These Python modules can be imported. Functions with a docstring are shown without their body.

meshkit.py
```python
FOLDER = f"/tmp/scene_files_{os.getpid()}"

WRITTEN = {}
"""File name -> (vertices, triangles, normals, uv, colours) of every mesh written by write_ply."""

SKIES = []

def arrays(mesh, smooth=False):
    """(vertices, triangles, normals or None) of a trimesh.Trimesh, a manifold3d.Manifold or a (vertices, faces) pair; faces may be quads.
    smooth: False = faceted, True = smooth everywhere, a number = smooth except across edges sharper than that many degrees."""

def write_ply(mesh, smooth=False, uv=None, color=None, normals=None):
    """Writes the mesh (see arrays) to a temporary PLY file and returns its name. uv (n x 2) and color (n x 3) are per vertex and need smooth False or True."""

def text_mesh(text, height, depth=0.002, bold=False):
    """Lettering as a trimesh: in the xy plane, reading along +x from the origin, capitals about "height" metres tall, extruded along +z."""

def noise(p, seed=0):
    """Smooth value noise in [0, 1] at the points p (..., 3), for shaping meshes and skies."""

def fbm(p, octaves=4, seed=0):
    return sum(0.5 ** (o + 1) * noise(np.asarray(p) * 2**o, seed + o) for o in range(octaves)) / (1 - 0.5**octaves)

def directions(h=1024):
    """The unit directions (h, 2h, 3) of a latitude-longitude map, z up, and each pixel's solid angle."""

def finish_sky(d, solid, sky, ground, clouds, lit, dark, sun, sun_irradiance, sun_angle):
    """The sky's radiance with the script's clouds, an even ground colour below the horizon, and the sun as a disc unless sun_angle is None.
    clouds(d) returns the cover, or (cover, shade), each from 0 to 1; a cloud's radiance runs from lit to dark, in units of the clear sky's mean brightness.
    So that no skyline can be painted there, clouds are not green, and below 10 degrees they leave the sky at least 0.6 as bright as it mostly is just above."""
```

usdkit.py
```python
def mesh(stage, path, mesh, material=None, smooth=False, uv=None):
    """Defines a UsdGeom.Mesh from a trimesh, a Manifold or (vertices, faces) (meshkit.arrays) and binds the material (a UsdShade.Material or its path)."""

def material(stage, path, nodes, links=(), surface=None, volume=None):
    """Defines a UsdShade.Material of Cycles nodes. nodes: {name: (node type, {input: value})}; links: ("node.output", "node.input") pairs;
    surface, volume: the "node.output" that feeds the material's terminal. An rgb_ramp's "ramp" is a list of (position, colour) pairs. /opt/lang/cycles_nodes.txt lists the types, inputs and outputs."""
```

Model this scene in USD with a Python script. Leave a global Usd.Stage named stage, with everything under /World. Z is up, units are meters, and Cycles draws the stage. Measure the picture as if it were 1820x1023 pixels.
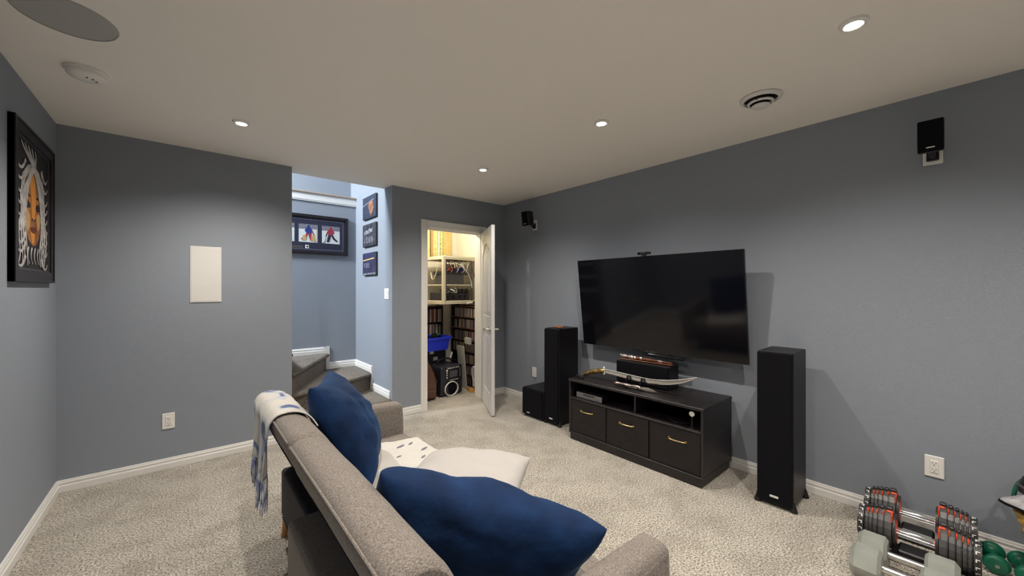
import math, random
import numpy as np
import trimesh
from shapely.geometry import Polygon
from pxr import Usd, UsdGeom, UsdLux, UsdShade, Gf, Sdf
import usdkit, meshkit

stage = Usd.Stage.CreateInMemory()
UsdGeom.SetStageUpAxis(stage, 'Z'); UsdGeom.SetStageMetersPerUnit(stage, 1.0)
UsdGeom.Xform.Define(stage, '/World'); UsdGeom.Scope.Define(stage, '/World/Looks')
stage.SetDefaultPrim(stage.GetPrimAtPath('/World'))

# ------------------------------------------------------------------ camera, lights, exposure
CAM_H, H = 1.34, 2.43
XR, YF, XL, YB = 3.15, 3.86, -0.645, -2.2
cam = UsdGeom.Camera.Define(stage, '/World/camera')
cam.AddTranslateOp().Set(Gf.Vec3d(0, 0, CAM_H))
cam.AddRotateXYZOp().Set(Gf.Vec3f(90, 0, -math.degrees(math.atan2(581, 682))))
cam.CreateHorizontalApertureAttr(36.0); cam.CreateVerticalApertureAttr(36.0 * 1023 / 1820)
cam.CreateFocalLengthAttr(36.0 * 682 / 1820)
cam.CreateVerticalApertureOffsetAttr(0.057)
cam.CreateClippingRangeAttr(Gf.Vec2f(0.03, 100))
cam.CreateExposureAttr(0.06)

def pot_light(path, loc, r, power, color, rot=(0, 0, 0)):
    l = UsdLux.SphereLight.Define(stage, path)                 # a lamp with a wide soft beam
    l.AddTranslateOp().Set(Gf.Vec3d(*loc)); l.AddRotateXYZOp().Set(Gf.Vec3f(*rot))
    sh = UsdLux.ShapingAPI.Apply(l.GetPrim()); sh.CreateShapingConeAngleAttr(72.0); sh.CreateShapingConeSoftnessAttr(1.0)
    l.CreateRadiusAttr(r); l.CreateIntensityAttr(power); l.CreateColorAttr(Gf.Vec3f(*color))
    return l
def rect_light(path, loc, w, h, power, color, rot=(0, 0, 0)):
    l = UsdLux.RectLight.Define(stage, path)
    l.AddTranslateOp().Set(Gf.Vec3d(*loc)); l.AddRotateXYZOp().Set(Gf.Vec3f(*rot))
    l.CreateWidthAttr(w); l.CreateHeightAttr(h); l.CreateIntensityAttr(power); l.CreateColorAttr(Gf.Vec3f(*color))
    return l
WARM = (1.0, 0.92, 0.82)
POT_R, POT_L = 2750.0, 3800.0
POTS = [(0.279, 3.046), (2.05, 2.81), (2.065, 1.525), (2.08, 0.289), (2.08, -0.95), (0.28, 0.85), (0.28, -1.0)]
for i, (px_, py_) in enumerate(POTS):
    pot_light('/World/Lamps/pot_%d' % i, (px_, py_, H - 0.016), 0.027, POT_R if px_ > 1 else POT_L, WARM)
# daylight reaching the stairwell from the floor above, and the closet's own bulb
rect_light('/World/Lamps/stair_daylight', (-1.2, 4.16, 3.6), 0.7, 1.0, 190.0, (0.88, 0.95, 1.0), (0, -51.5, 26.6))
UsdLux.SphereLight.Define(stage, '/World/Lamps/closet_bulb')
cb = UsdLux.SphereLight.Get(stage, '/World/Lamps/closet_bulb')
cb.AddTranslateOp().Set(Gf.Vec3d(2.396, 4.30, 2.22)); cb.CreateRadiusAttr(0.022); cb.CreateIntensityAttr(1150.0); cb.CreateColorAttr(Gf.Vec3f(1.0, 0.89, 0.70))

# ------------------------------------------------------------------ materials
def look(name, nodes, links, surface):
    return usdkit.material(stage, '/World/Looks/' + name, nodes, links, surface=surface)
def pm(name, c, rough=0.6, var=0.0, scale=20.0, bump=0.0, bscale=None, detail=3.0, c2=None, stretch=None, **kw):
    """principled material; colour varies with object-space noise between c and c2 (or c darkened by var)"""
    n = {'p': ('principled_bsdf', {'base_color': c, 'roughness': rough, **kw})}; L = []
    if var or c2 is not None or bump:
        n['t'] = ('texture_coordinate', {})
        src = 't.object'
        if stretch:
            n['m'] = ('mapping', {'scale': stretch}); L.append(('t.object', 'm.vector')); src = 'm.vector'
        n['n'] = ('noise_texture', {'scale': scale, 'detail': detail}); L.append((src, 'n.vector'))
    if var or c2 is not None:
        if c2 is None: c2 = tuple(x * (1 - var) for x in c)
        n['r'] = ('rgb_ramp', {'ramp': [(0.35, c), (0.65, c2)]})
        L += [('n.fac', 'r.fac'), ('r.color', 'p.base_color')]
    if bump:
        n['n2'] = ('noise_texture', {'scale': bscale or scale, 'detail': 2.0})
        n['b'] = ('bump', {'strength': 1.0, 'distance': bump})
        L += [(src, 'n2.vector'), ('n2.fac', 'b.height'), ('b.normal', 'p.normal')]
    return look(name, n, L, 'p.BSDF')

M = {}
M['wall'] = pm('wall_paint', (0.256, 0.284, 0.330), 0.75, bump=0.0006, scale=260, specular_ior_level=0.3)
M['ceiling'] = pm('ceiling_paint', (0.84, 0.81, 0.765), 0.9, bump=0.0008, scale=220, specular_ior_level=0.1)
M['closet_wall'] = pm('closet_paint', (0.74, 0.70, 0.60), 0.8)
M['trim'] = pm('white_trim_paint', (0.74, 0.73, 0.71), 0.35)
M['door'] = pm('white_door_paint', (0.60, 0.60, 0.61), 0.35)
M['white_plastic'] = pm('white_plastic', (0.78, 0.77, 0.74), 0.35)
M['offwhite'] = pm('offwhite_plastic', (0.68, 0.67, 0.645), 0.4)
M['grille_grey'] = pm('grey_speaker_grille', (0.40, 0.40, 0.395), 0.7, bump=0.0008, scale=900)
M['dark_slot'] = pm('dark_slot', (0.02, 0.02, 0.02), 0.7)
M['black'] = pm('satin_black_vinyl', (0.007, 0.006, 0.008), 0.42, bump=0.0003, scale=120, stretch=(1, 1, 0.1), specular_ior_level=0.3)
M['black_matte'] = pm('matte_black_cloth', (0.004, 0.004, 0.006), 0.9, bump=0.0003, scale=700, specular_ior_level=0.15)
M['black_plastic'] = pm('black_plastic', (0.012, 0.012, 0.014), 0.35)
M['black_gloss'] = pm('gloss_black_plastic', (0.006, 0.006, 0.008), 0.12)
M['screen'] = pm('tv_glass', (0.003, 0.003, 0.005), 0.085, specular_ior_level=0.42)
M['badge'] = pm('silver_badge', (0.80, 0.80, 0.80), 0.3, metallic=0.6)
M['steel'] = pm('polished_steel', (0.78, 0.77, 0.74), 0.22, metallic=1.0)
M['chrome'] = pm('chrome', (0.82, 0.82, 0.82), 0.12, metallic=1.0)
M['nickel'] = pm('satin_nickel', (0.60, 0.58, 0.54), 0.3, metallic=1.0)
M['brass'] = pm('antique_brass', (0.62, 0.48, 0.24), 0.35, metallic=1.0)
M['gold'] = pm('ornate_gold', (0.75, 0.55, 0.20), 0.35, metallic=0.9, c2=(0.10, 0.05, 0.02), scale=70)
M['bone'] = pm('bone_white', (0.80, 0.76, 0.66), 0.35)
M['pinkish'] = pm('engraved_pewter', (0.62, 0.52, 0.48), 0.35, metallic=0.6, c2=(0.3, 0.24, 0.22), scale=90)
M['console'] = pm('espresso_wood', (0.009, 0.007, 0.008), 0.42, c2=(0.017, 0.013, 0.015), scale=30, stretch=(1, 0.12, 1.0), bump=0.0003, bscale=60)
M['console_in'] = pm('espresso_inside', (0.008, 0.006, 0.006), 0.6)
M['drawer'] = pm('espresso_drawer_front', (0.009, 0.007, 0.008), 0.5, c2=(0.014, 0.011, 0.012), specular_ior_level=0.3, scale=40, stretch=(1, 0.15, 1))
M['wood'] = pm('mahogany_wood', (0.17, 0.06, 0.025), 0.35, c2=(0.10, 0.03, 0.015), scale=40, stretch=(1, 0.2, 1))
M['orange_wood'] = pm('orange_wood', (0.45, 0.14, 0.05), 0.4)
M['leg_wood'] = pm('oak_leg', (0.45, 0.22, 0.08), 0.45)
M['blue_velvet'] = pm('navy_velvet', (0.0028, 0.014, 0.052), 0.75, c2=(0.006, 0.029, 0.098), scale=8, bump=0.0014, bscale=60, sheen_weight=0.14, sheen_tint=(0.25, 0.5, 0.9), sheen_roughness=0.4, specular_ior_level=0.2)
M['white_cotton'] = pm('cream_cotton', (0.45, 0.43, 0.415), 0.85, bump=0.0005, scale=400)
M['hex_grey'] = pm('grey_enamel', (0.30, 0.32, 0.29), 0.4, var=0.12, scale=12)
M['dumb_black'] = pm('dumbbell_plate', (0.030, 0.029, 0.030), 0.4)
M['dumb_grey'] = pm('dumbbell_weight_edge', (0.095, 0.093, 0.095), 0.38, metallic=0.35)
M['red'] = pm('red_orange_plastic', (0.75, 0.075, 0.02), 0.4)
M['green'] = pm('green_vinyl', (0.004, 0.13, 0.072), 0.42)
M['white_mark'] = pm('white_marking', (0.75, 0.75, 0.73), 0.5)
M['wicker'] = pm('golden_wicker', (0.62, 0.38, 0.09), 0.55, var=0.35, scale=60)
M['grey_cloth'] = pm('grey_mesh_cloth', (0.24, 0.23, 0.25), 0.8, c2=(0.42, 0.41, 0.42), scale=25)
M['blue_plastic'] = pm('royal_blue_plastic', (0.015, 0.035, 0.62), 0.35)
M['bag_brown'] = pm('brown_bag_leather', (0.115, 0.048, 0.028), 0.5, var=0.3, scale=9)
M['cream_wood'] = pm('cream_painted_wood', (0.72, 0.66, 0.50), 0.5)
M['stud'] = pm('bare_stud', (0.40, 0.24, 0.10), 0.7)
M['foil'] = pm('white_tape_strip', (0.80, 0.80, 0.76), 0.4)
M['shelf_brown'] = pm('walnut_shelf', (0.16, 0.065, 0.028), 0.5, var=0.3, scale=20, stretch=(1, 0.1, 1))
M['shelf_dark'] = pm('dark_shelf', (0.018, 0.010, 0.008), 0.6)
M['cable_white'] = pm('white_cable', (0.75, 0.73, 0.70), 0.45)
M['cable_black'] = pm('black_cable', (0.015, 0.015, 0.015), 0.5)
M['electronics'] = pm('grey_electronics', (0.075, 0.072, 0.085), 0.45)
M['electronics_dark'] = pm('dark_electronics', (0.018, 0.018, 0.03), 0.4)
M['dev_silver'] = pm('silver_player', (0.22, 0.22, 0.24), 0.35, metallic=0.4)
M['board'] = pm('pale_board', (0.55, 0.55, 0.50), 0.6)
M['plywood'] = pm('orange_plywood', (0.50, 0.26, 0.07), 0.6)
M['insul'] = pm('yellow_insulation', (0.72, 0.68, 0.30), 0.9, c2=(0.36, 0.40, 0.18), scale=38, bump=0.004, bscale=45)
M['osb'] = pm('golden_chipboard', (0.50, 0.36, 0.12), 0.8, c2=(0.68, 0.54, 0.24), scale=55)
M['cap_wood'] = pm('grey_brown_cap', (0.36, 0.28, 0.22), 0.5)
M['frame_black'] = pm('black_frame', (0.014, 0.011, 0.013), 0.35)
M['mat_navy'] = pm('navy_mat', (0.016, 0.018, 0.042), 0.6)
M['mat_charcoal'] = pm('charcoal_mat', (0.055, 0.052, 0.058), 0.6)
M['silver_line'] = pm('silver_fillet', (0.35, 0.35, 0.40), 0.4, metallic=0.5)
M['ice'] = pm('print_ice_white', (0.62, 0.66, 0.66), 0.5)
M['print_dark'] = pm('print_dark', (0.02, 0.02, 0.035), 0.5)
M['print_crowd'] = pm('print_crowd', (0.06, 0.06, 0.09), 0.5, c2=(0.30, 0.30, 0.34), scale=160)
M['print_red'] = pm('print_red', (0.32, 0.03, 0.05), 0.5)
M['print_blue'] = pm('print_blue', (0.02, 0.04, 0.22), 0.5)
M['print_tan'] = pm('print_tan', (0.55, 0.33, 0.14), 0.5)
M['print_yellow'] = pm('print_yellow', (0.6, 0.45, 0.08), 0.5)
M['art_bg'] = pm('painting_black', (0.010, 0.010, 0.012), 0.55)
M['art_skin'] = pm('painting_ochre', (0.40, 0.17, 0.04), 0.5, c2=(0.22, 0.08, 0.025), scale=7)
M['art_glow'] = pm('painting_orange', (0.62, 0.24, 0.04), 0.5)
M['art_pale'] = pm('painting_pale_ochre', (0.50, 0.29, 0.10), 0.5)
M['art_lip'] = pm('painting_lip', (0.13, 0.03, 0.015), 0.5)
M['art_hair'] = pm('painting_silver_hair', (0.52, 0.50, 0.48), 0.45, c2=(0.30, 0.28, 0.28), scale=25)
M['canvas_blue'] = pm('print_night_blue', (0.030, 0.045, 0.085), 0.5, c2=(0.012, 0.015, 0.03), scale=18, stretch=(1, 1, 3))
M['canvas_black'] = pm('print_night_black', (0.010, 0.010, 0.014), 0.5, c2=(0.06, 0.06, 0.08), scale=30)
M['canvas_indigo'] = pm('print_indigo', (0.035, 0.035, 0.10), 0.5, c2=(0.02, 0.02, 0.05), scale=12)
M['canvas_grey'] = pm('print_silver_water', (0.35, 0.36, 0.42), 0.5, c2=(0.05, 0.05, 0.07), scale=30, stretch=(1, 1, 3))
M['canvas_rust'] = pm('print_rust', (0.42, 0.17, 0.07), 0.5, c2=(0.12, 0.06, 0.04), scale=18)
M['canvas_gold'] = pm('print_gold', (0.75, 0.48, 0.15), 0.5)
M['canvas_edge'] = pm('canvas_edge', (0.05, 0.05, 0.06), 0.7)

def lens_material():
    n = {'e': ('emission', {'color': (1.0, 0.90, 0.76), 'strength': 14.0})}
    return look('lit_lamp_lens', n, [], 'e.emission')
M['lens'] = lens_material()

def carpet(name, ca, cb_, cc, scale=420.0):
    n = {'t': ('texture_coordinate', {}),
         'v': ('noise_texture', {'scale': scale * 0.26, 'detail': 2.0, 'roughness': 0.75}),
         'big': ('noise_texture', {'scale': 4.5, 'detail': 4.0, 'roughness': 0.6}),
         'r': ('rgb_ramp', {'ramp': [(0.37, cc), (0.47, ca), (0.56, cb_), (0.66, tuple(min(1, x * 1.25) for x in cb_))]}),
         'rb': ('rgb_ramp', {'ramp': [(0.38, (0.82, 0.81, 0.80)), (0.56, (1.0, 1.0, 1.0))]}),
         'mx': ('mix', {'mix_type': 'multiply', 'fac': 1.0}),
         'vb': ('voronoi_texture', {'scale': scale * 0.5}),
         'b1': ('bump', {'strength': 1.0, 'distance': 0.006, 'invert': True}),
         'b2': ('bump', {'strength': 0.6, 'distance': 0.02}),
         'p': ('principled_bsdf', {'roughness': 0.95, 'specular_ior_level': 0.05, 'sheen_weight': 0.15})}
    L = [('t.object', 'v.vector'), ('t.object', 'big.vector'), ('t.object', 'vb.vector'), ('v.fac', 'r.fac'), ('big.fac', 'rb.fac'),
         ('r.color', 'mx.color1'), ('rb.color', 'mx.color2'), ('mx.color', 'p.base_color'),
         ('vb.distance', 'b1.height'), ('big.fac', 'b2.height'), ('b2.normal', 'b1.normal'), ('b1.normal', 'p.normal')]
    return look(name, n, L, 'p.BSDF')
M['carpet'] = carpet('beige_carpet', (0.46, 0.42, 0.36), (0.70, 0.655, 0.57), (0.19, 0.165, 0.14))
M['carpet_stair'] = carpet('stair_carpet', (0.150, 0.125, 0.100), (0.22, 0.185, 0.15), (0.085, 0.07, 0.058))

def weave(name, ca, cb_, cc):
    n = {'t': ('texture_coordinate', {}),
         'm1': ('mapping', {'scale': (700, 190, 700)}), 'm2': ('mapping', {'scale': (190, 700, 190)}),
         'n1': ('noise_texture', {'scale': 1.0, 'detail': 2.0}), 'n2': ('noise_texture', {'scale': 1.0, 'detail': 2.0}),
         'a': ('math', {'math_type': 'add'}), 'h': ('math', {'math_type': 'multiply', 'value2': 0.5}),
         'r': ('rgb_ramp', {'ramp': [(0.38, cc), (0.5, ca), (0.62, cb_)]}),
         'b': ('bump', {'strength': 0.5, 'distance': 0.0008}),
         'p': ('principled_bsdf', {'roughness': 0.9, 'specular_ior_level': 0.1, 'sheen_weight': 0.1})}
    L = [('t.object', 'm1.vector'), ('t.object', 'm2.vector'), ('m1.vector', 'n1.vector'), ('m2.vector', 'n2.vector'), ('n1.fac', 'a.value1'), ('n2.fac', 'a.value2'),
         ('a.value', 'h.value1'), ('h.value', 'r.fac'), ('h.value', 'b.height'), ('r.color', 'p.base_color'), ('b.normal', 'p.normal')]
    return look(name, n, L, 'p.BSDF')
M['sofa'] = weave('sofa_tweed', (0.205, 0.18, 0.16), (0.33, 0.295, 0.265), (0.10, 0.085, 0.075))
M['sofa_dark'] = pm('sofa_dark_cloth', (0.020, 0.018, 0.026), 0.85)

def throw_material(name='tie_dyed_throw', sh=0.0):
    n = {'t': ('texture_coordinate', {}), 'm': ('mapping', {'scale': (1, 1, 1)}),
         'n': ('noise_texture', {'scale': 9.0, 'detail': 2.5, 'distortion': 0.5}), 'f': ('noise_texture', {'scale': 180.0, 'detail': 2.0}),
         'r': ('rgb_ramp', {'ramp': [(0.0, (0.045, 0.065, 0.16)), (0.335 - sh, (0.10, 0.14, 0.27)), (0.405 - sh, (0.45, 0.49, 0.57)), (0.45 - sh, (0.56, 0.54, 0.505)), (1.0, (0.63, 0.60, 0.55))]}),
         'b': ('bump', {'strength': 0.8, 'distance': 0.003}), 'p': ('principled_bsdf', {'roughness': 0.95, 'specular_ior_level': 0.05, 'sheen_weight': 0.2})}
    L = [('t.object', 'm.vector'), ('m.vector', 'n.vector'), ('t.object', 'f.vector'), ('n.fac', 'r.fac'), ('r.color', 'p.base_color'), ('f.fac', 'b.height'), ('b.normal', 'p.normal')]
    return look(name, n, L, 'p.BSDF')
M['throw'] = throw_material('tie_dyed_throw', -0.035); M['seat_throw'] = throw_material('cream_throw', 0.10)
M['fringe'] = pm('blue_white_fringe', (0.09, 0.13, 0.28), 0.9, c2=(0.62, 0.62, 0.62), scale=26)
M['throw_mark'] = pm('slate_throw_mark', (0.16, 0.17, 0.22), 0.95)
CD = [pm('disc_case_%s' % n, c, 0.35) for n, c in dict(white=(0.48, 0.46, 0.42), grey=(0.20, 0.19, 0.19), dark=(0.035, 0.03, 0.035), red=(0.22, 0.035, 0.03), blue=(0.05, 0.07, 0.18), brown=(0.20, 0.12, 0.07), tan=(0.36, 0.28, 0.20)).items()]

# ------------------------------------------------------------------ naming and tagging helpers
TAKEN = {}
def numbered(parent, name):
    k = (parent, name); n = TAKEN.get(k, 0); TAKEN[k] = n + 1
    return name if n == 0 else '%s_%03d' % (name, n)
def path_of(p): return '/World' if p is None else str(p.GetPath() if hasattr(p, 'GetPath') else p)
def tag(prim, label=None, cat=None, group=None, kind=None):
    prim = prim.GetPrim()
    for k, v in (('label', label), ('category', cat), ('group', group), ('kind', kind)):
        if v: prim.SetCustomDataByKey(k, v)
    return prim
def thing(name, label, cat, loc=(0, 0, 0), rotz=0.0, group=None, kind=None):
    x = UsdGeom.Xform.Define(stage, '/World/' + numbered('/World', name))
    x.AddTranslateOp().Set(Gf.Vec3d(*map(float, loc))); x.AddRotateZOp().Set(float(rotz))
    return tag(x, label, cat, group, kind)
def obj(name, mesh, mat, parent=None, smooth=False, label=None, kind=None):
    pp = path_of(parent)
    m = usdkit.mesh(stage, pp + '/' + numbered(pp, name), mesh, M[mat] if isinstance(mat, str) else mat, smooth=smooth)
    return tag(m, label, None, None, kind)
def struct(name, mesh, mat, parent=None, smooth=False, label=None):
    pp = path_of(parent)
    m = usdkit.mesh(stage, pp + '/' + (name if parent is None else numbered(pp, name)), mesh, M[mat], smooth=smooth)
    if parent is None: tag(m, label, None, None, 'structure')
    return m.GetPrim()
def copy_of(root, loc, rotz, label=None, group=None):
    was = root.GetCustomData(); base = root.GetName()
    r = thing(base, label or was['label'], was['category'], loc, rotz, group or was.get('group'))
    r.GetReferences().AddInternalReference(root.GetPath()); r.SetInstanceable(True)
    return r
SIDES = {'right': 90.0, 'far': 180.0, 'left': -90.0}
def on_wall(name, label, cat, side, at, z, group=None, plane=None):
    """an Xform on a wall: local x = viewer's left, local y = out of the wall"""
    if side == 'right': loc = (XR if plane is None else plane, at, z)
    elif side == 'left': loc = (XL if plane is None else plane, at, z)
    else: loc = (at, YF if plane is None else plane, z)
    return thing(name, label, cat, loc, SIDES[side], group)

# ------------------------------------------------------------------ mesh helpers
cat_ = trimesh.util.concatenate
def box(x0, x1, y0, y1, z0, z1):
    m = trimesh.creation.box([x1 - x0, y1 - y0, z1 - z0]); m.apply_translation([(x0 + x1) / 2, (y0 + y1) / 2, (z0 + z1) / 2]); return m
def hull(pts): return trimesh.convex.convex_hull(np.asarray(pts, float))
def rbox(x0, x1, y0, y1, z0, z1, r=0.005, n=1):
    x0, x1 = sorted((x0, x1)); y0, y1 = sorted((y0, y1)); z0, z1 = sorted((z0, z1))
    r = min(r, (x1 - x0) / 2.05, (y1 - y0) / 2.05, (z1 - z0) / 2.05)
    if n == 1: d = np.array([(a * r, b * r, c * r) for a, b, c in ((1, 0, 0), (0, 1, 0), (0, 0, 1))])
    else:
        s = trimesh.creation.icosphere(n - 1, r).vertices; d = s
    pts = []
    for X, sx in ((x0 + r, -1), (x1 - r, 1)):
        for Y, sy in ((y0 + r, -1), (y1 - r, 1)):
            for Z, sz in ((z0 + r, -1), (z1 - r, 1)):
                q = np.abs(d) * [sx, sy, sz] if n == 1 else d[(d * [sx, sy, sz] > -1e-9).all(1)]
                pts.append(q + [X, Y, Z])
    return hull(np.vstack(pts))
def cyl(p0, p1, r, seg=24, r2=None):
    p0, p1 = np.asarray(p0, float), np.asarray(p1, float); L = np.linalg.norm(p1 - p0)
    pr = [(0, 0), (r, 0), (r if r2 is None else r2, L), (0, L)]
    m = lathe(pr, seg); T = trimesh.geometry.align_vectors([0, 0, 1], (p1 - p0) / L); T[:3, 3] = p0; m.apply_transform(T); return m
def lathe(profile, seg=40):
    p = np.asarray(profile, float); n = len(p); a = np.arange(seg) * 2 * np.pi / seg
    v = np.stack([p[:, None, 0] * np.cos(a), p[:, None, 0] * np.sin(a), np.broadcast_to(p[:, None, 1], (n, seg))], -1).reshape(-1, 3)
    i, j = np.meshgrid(np.arange(n - 1), np.arange(seg), indexing='ij'); k = (j + 1) % seg
    q = np.stack([i * seg + j, i * seg + k, (i + 1) * seg + k, (i + 1) * seg + j], -1).reshape(-1, 4)
    m = trimesh.Trimesh(v, np.vstack([q[:, [0, 1, 2]], q[:, [0, 2, 3]]]), process=True); m.update_faces(m.nondegenerate_faces()); m.fix_normals(); return m
def tube(points, r, sides=8, closed=False):
    p = np.asarray(points, float)
    if closed: p = np.vstack([p, p[:1]])
    t = np.gradient(p, axis=0); t /= np.linalg.norm(t, axis=1, keepdims=True) + 1e-12
    a = np.cross(t, [0.123, 0.31, 0.94]); bad = np.linalg.norm(a, axis=1) < 1e-3; a[bad] = [1, 0, 0]; a /= np.linalg.norm(a, axis=1, keepdims=True); b = np.cross(t, a)
    ang = np.arange(sides) * 2 * np.pi / sides; rr = np.broadcast_to(r, (len(p),))[:, None, None]
    v = (p[:, None] + rr * (np.cos(ang)[None, :, None] * a[:, None] + np.sin(ang)[None, :, None] * b[:, None])).reshape(-1, 3)
    i, j = np.meshgrid(np.arange(len(p) - 1), np.arange(sides), indexing='ij'); k = (j + 1) % sides
    q = np.stack([i * sides + j, i * sides + k, (i + 1) * sides + k, (i + 1) * sides + j], -1).reshape(-1, 4)
    f = [q[:, [0, 1, 2]], q[:, [0, 2, 3]]]
    n = len(p)
    v = np.vstack([v, p[:1], p[-1:]]); c0, c1 = n * sides, n * sides + 1
    jj = np.arange(sides); kk = (jj + 1) % sides
    f += [np.stack([np.full(sides, c0), kk, jj], 1), np.stack([np.full(sides, c1), (n - 1) * sides + jj, (n - 1) * sides + kk], 1)]
    m = trimesh.Trimesh(v, np.vstack(f), process=False); m.fix_normals(); return m
def bez(pts, n=16):
    """smooth curve through the points"""
    from scipy.interpolate import CubicSpline
    p = np.asarray(pts, float); s = np.r_[0, np.cumsum(np.linalg.norm(np.diff(p, axis=0), axis=1))]
    return CubicSpline(s, p)(np.linspace(0, s[-1], n))
def prism(poly, h, axis='z', at=0.0):
    """poly (list of 2d points) extruded. axis z: (x,y)->z; axis y: (x,z) extruded along +y; axis x: (y,z) extruded along +x"""
    m = trimesh.creation.extrude_polygon(Polygon(poly), h, engine='earcut'); v = np.array(m.vertices)
    if axis == 'y': v = v[:, [0, 2, 1]]
    elif axis == 'x': v = v[:, [2, 0, 1]]
    v[:, 'xyz'.index(axis)] += at
    m = trimesh.Trimesh(v, m.faces, process=False); m.fix_normals(); return m
def move(m, t): m = m.copy(); m.apply_translation(t); return m
def rot(m, deg, axis, about=(0, 0, 0)): m = m.copy(); m.apply_transform(trimesh.transformations.rotation_matrix(math.radians(deg), axis, about)); return m
def sheet(P, thick):
    """a cloth: grid of points (n,m,3) given thickness along its normals"""
    n, m_ = P.shape[:2]
    du = np.gradient(P, axis=0); dv = np.gradient(P, axis=1); N = np.cross(du, dv); N /= np.linalg.norm(N, axis=2, keepdims=True) + 1e-12
    A, B = (P + N * thick / 2).reshape(-1, 3), (P - N * thick / 2).reshape(-1, 3)
    i, j = np.meshgrid(np.arange(n - 1), np.arange(m_ - 1), indexing='ij'); q = np.stack([i * m_ + j, (i + 1) * m_ + j, (i + 1) * m_ + j + 1, i * m_ + j + 1], -1).reshape(-1, 4)
    k = n * m_; faces = [q, q[:, ::-1] + k]
    edge = np.r_[np.arange(m_), np.arange(1, n) * m_ + m_ - 1, (n - 1) * m_ + np.arange(m_ - 2, -1, -1), np.arange(n - 2, 0, -1) * m_]; e2 = np.roll(edge, -1)
    faces.append(np.stack([edge, e2, e2 + k, edge + k], 1)); q = np.vstack(faces)
    m = trimesh.Trimesh(np.vstack([A, B]), np.vstack([q[:, [0, 1, 2]], q[:, [0, 2, 3]]]), process=False); m.fix_normals(); return m
def pillow(w, h, t, seed=0, n=44, wrinkle=0.010, pinch=0.10):
    u = np.sin(np.linspace(-1, 1, n) * np.pi / 2); U, V = np.meshgrid(u, u, indexing='ij')
    x = w / 2 * U * (1 - pinch * (1 - V ** 2) * np.abs(U)); y = h / 2 * V * (1 - pinch * (1 - U ** 2) * np.abs(V))
    z = t / 2 * ((1 - U ** 2) * (1 - V ** 2)) ** 0.42
    pts = []
    for s in (1, -1):
        P = np.stack([x, y, s * z], -1)
        fold = meshkit.fbm(np.stack([U * 2.6 + seed, V * 2.6, np.full_like(U, s * 3.0)], -1), 4, seed) - 0.5
        ray = np.sin(np.arctan2(V, U) * 8 + seed) * (np.hypot(U, V) / 1.41) ** 2 * 0.5
        P[..., 2] += s * (fold + ray * 0.5) * wrinkle * 2 * np.clip(z / (t / 2), 0, 1) ** 0.6
        pts.append(P.reshape(-1, 3))
    i, j = np.meshgrid(np.arange(n - 1), np.arange(n - 1), indexing='ij'); q = np.stack([i * n + j, (i + 1) * n + j, (i + 1) * n + j + 1, i * n + j + 1], -1).reshape(-1, 4)
    q = np.vstack([q, q[:, ::-1] + n * n])
    m = trimesh.Trimesh(np.vstack(pts), np.vstack([q[:, [0, 1, 2]], q[:, [0, 2, 3]]]), process=False); m.merge_vertices(); m.update_faces(m.nondegenerate_faces()); m.fix_normals(); return m
def place(m, origin, ex, ey):
    """mesh with local x,y sent to ex, ey (orthonormalised), z to their cross product"""
    ex = np.asarray(ex, float); ex = ex / np.linalg.norm(ex); ey = np.asarray(ey, float); ey = ey - ex * (ey @ ex); ey /= np.linalg.norm(ey); ez = np.cross(ex, ey)
    T = np.eye(4); T[:3, 0], T[:3, 1], T[:3, 2], T[:3, 3] = ex, ey, ez, origin; m = m.copy(); m.apply_transform(T); return m
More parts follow.
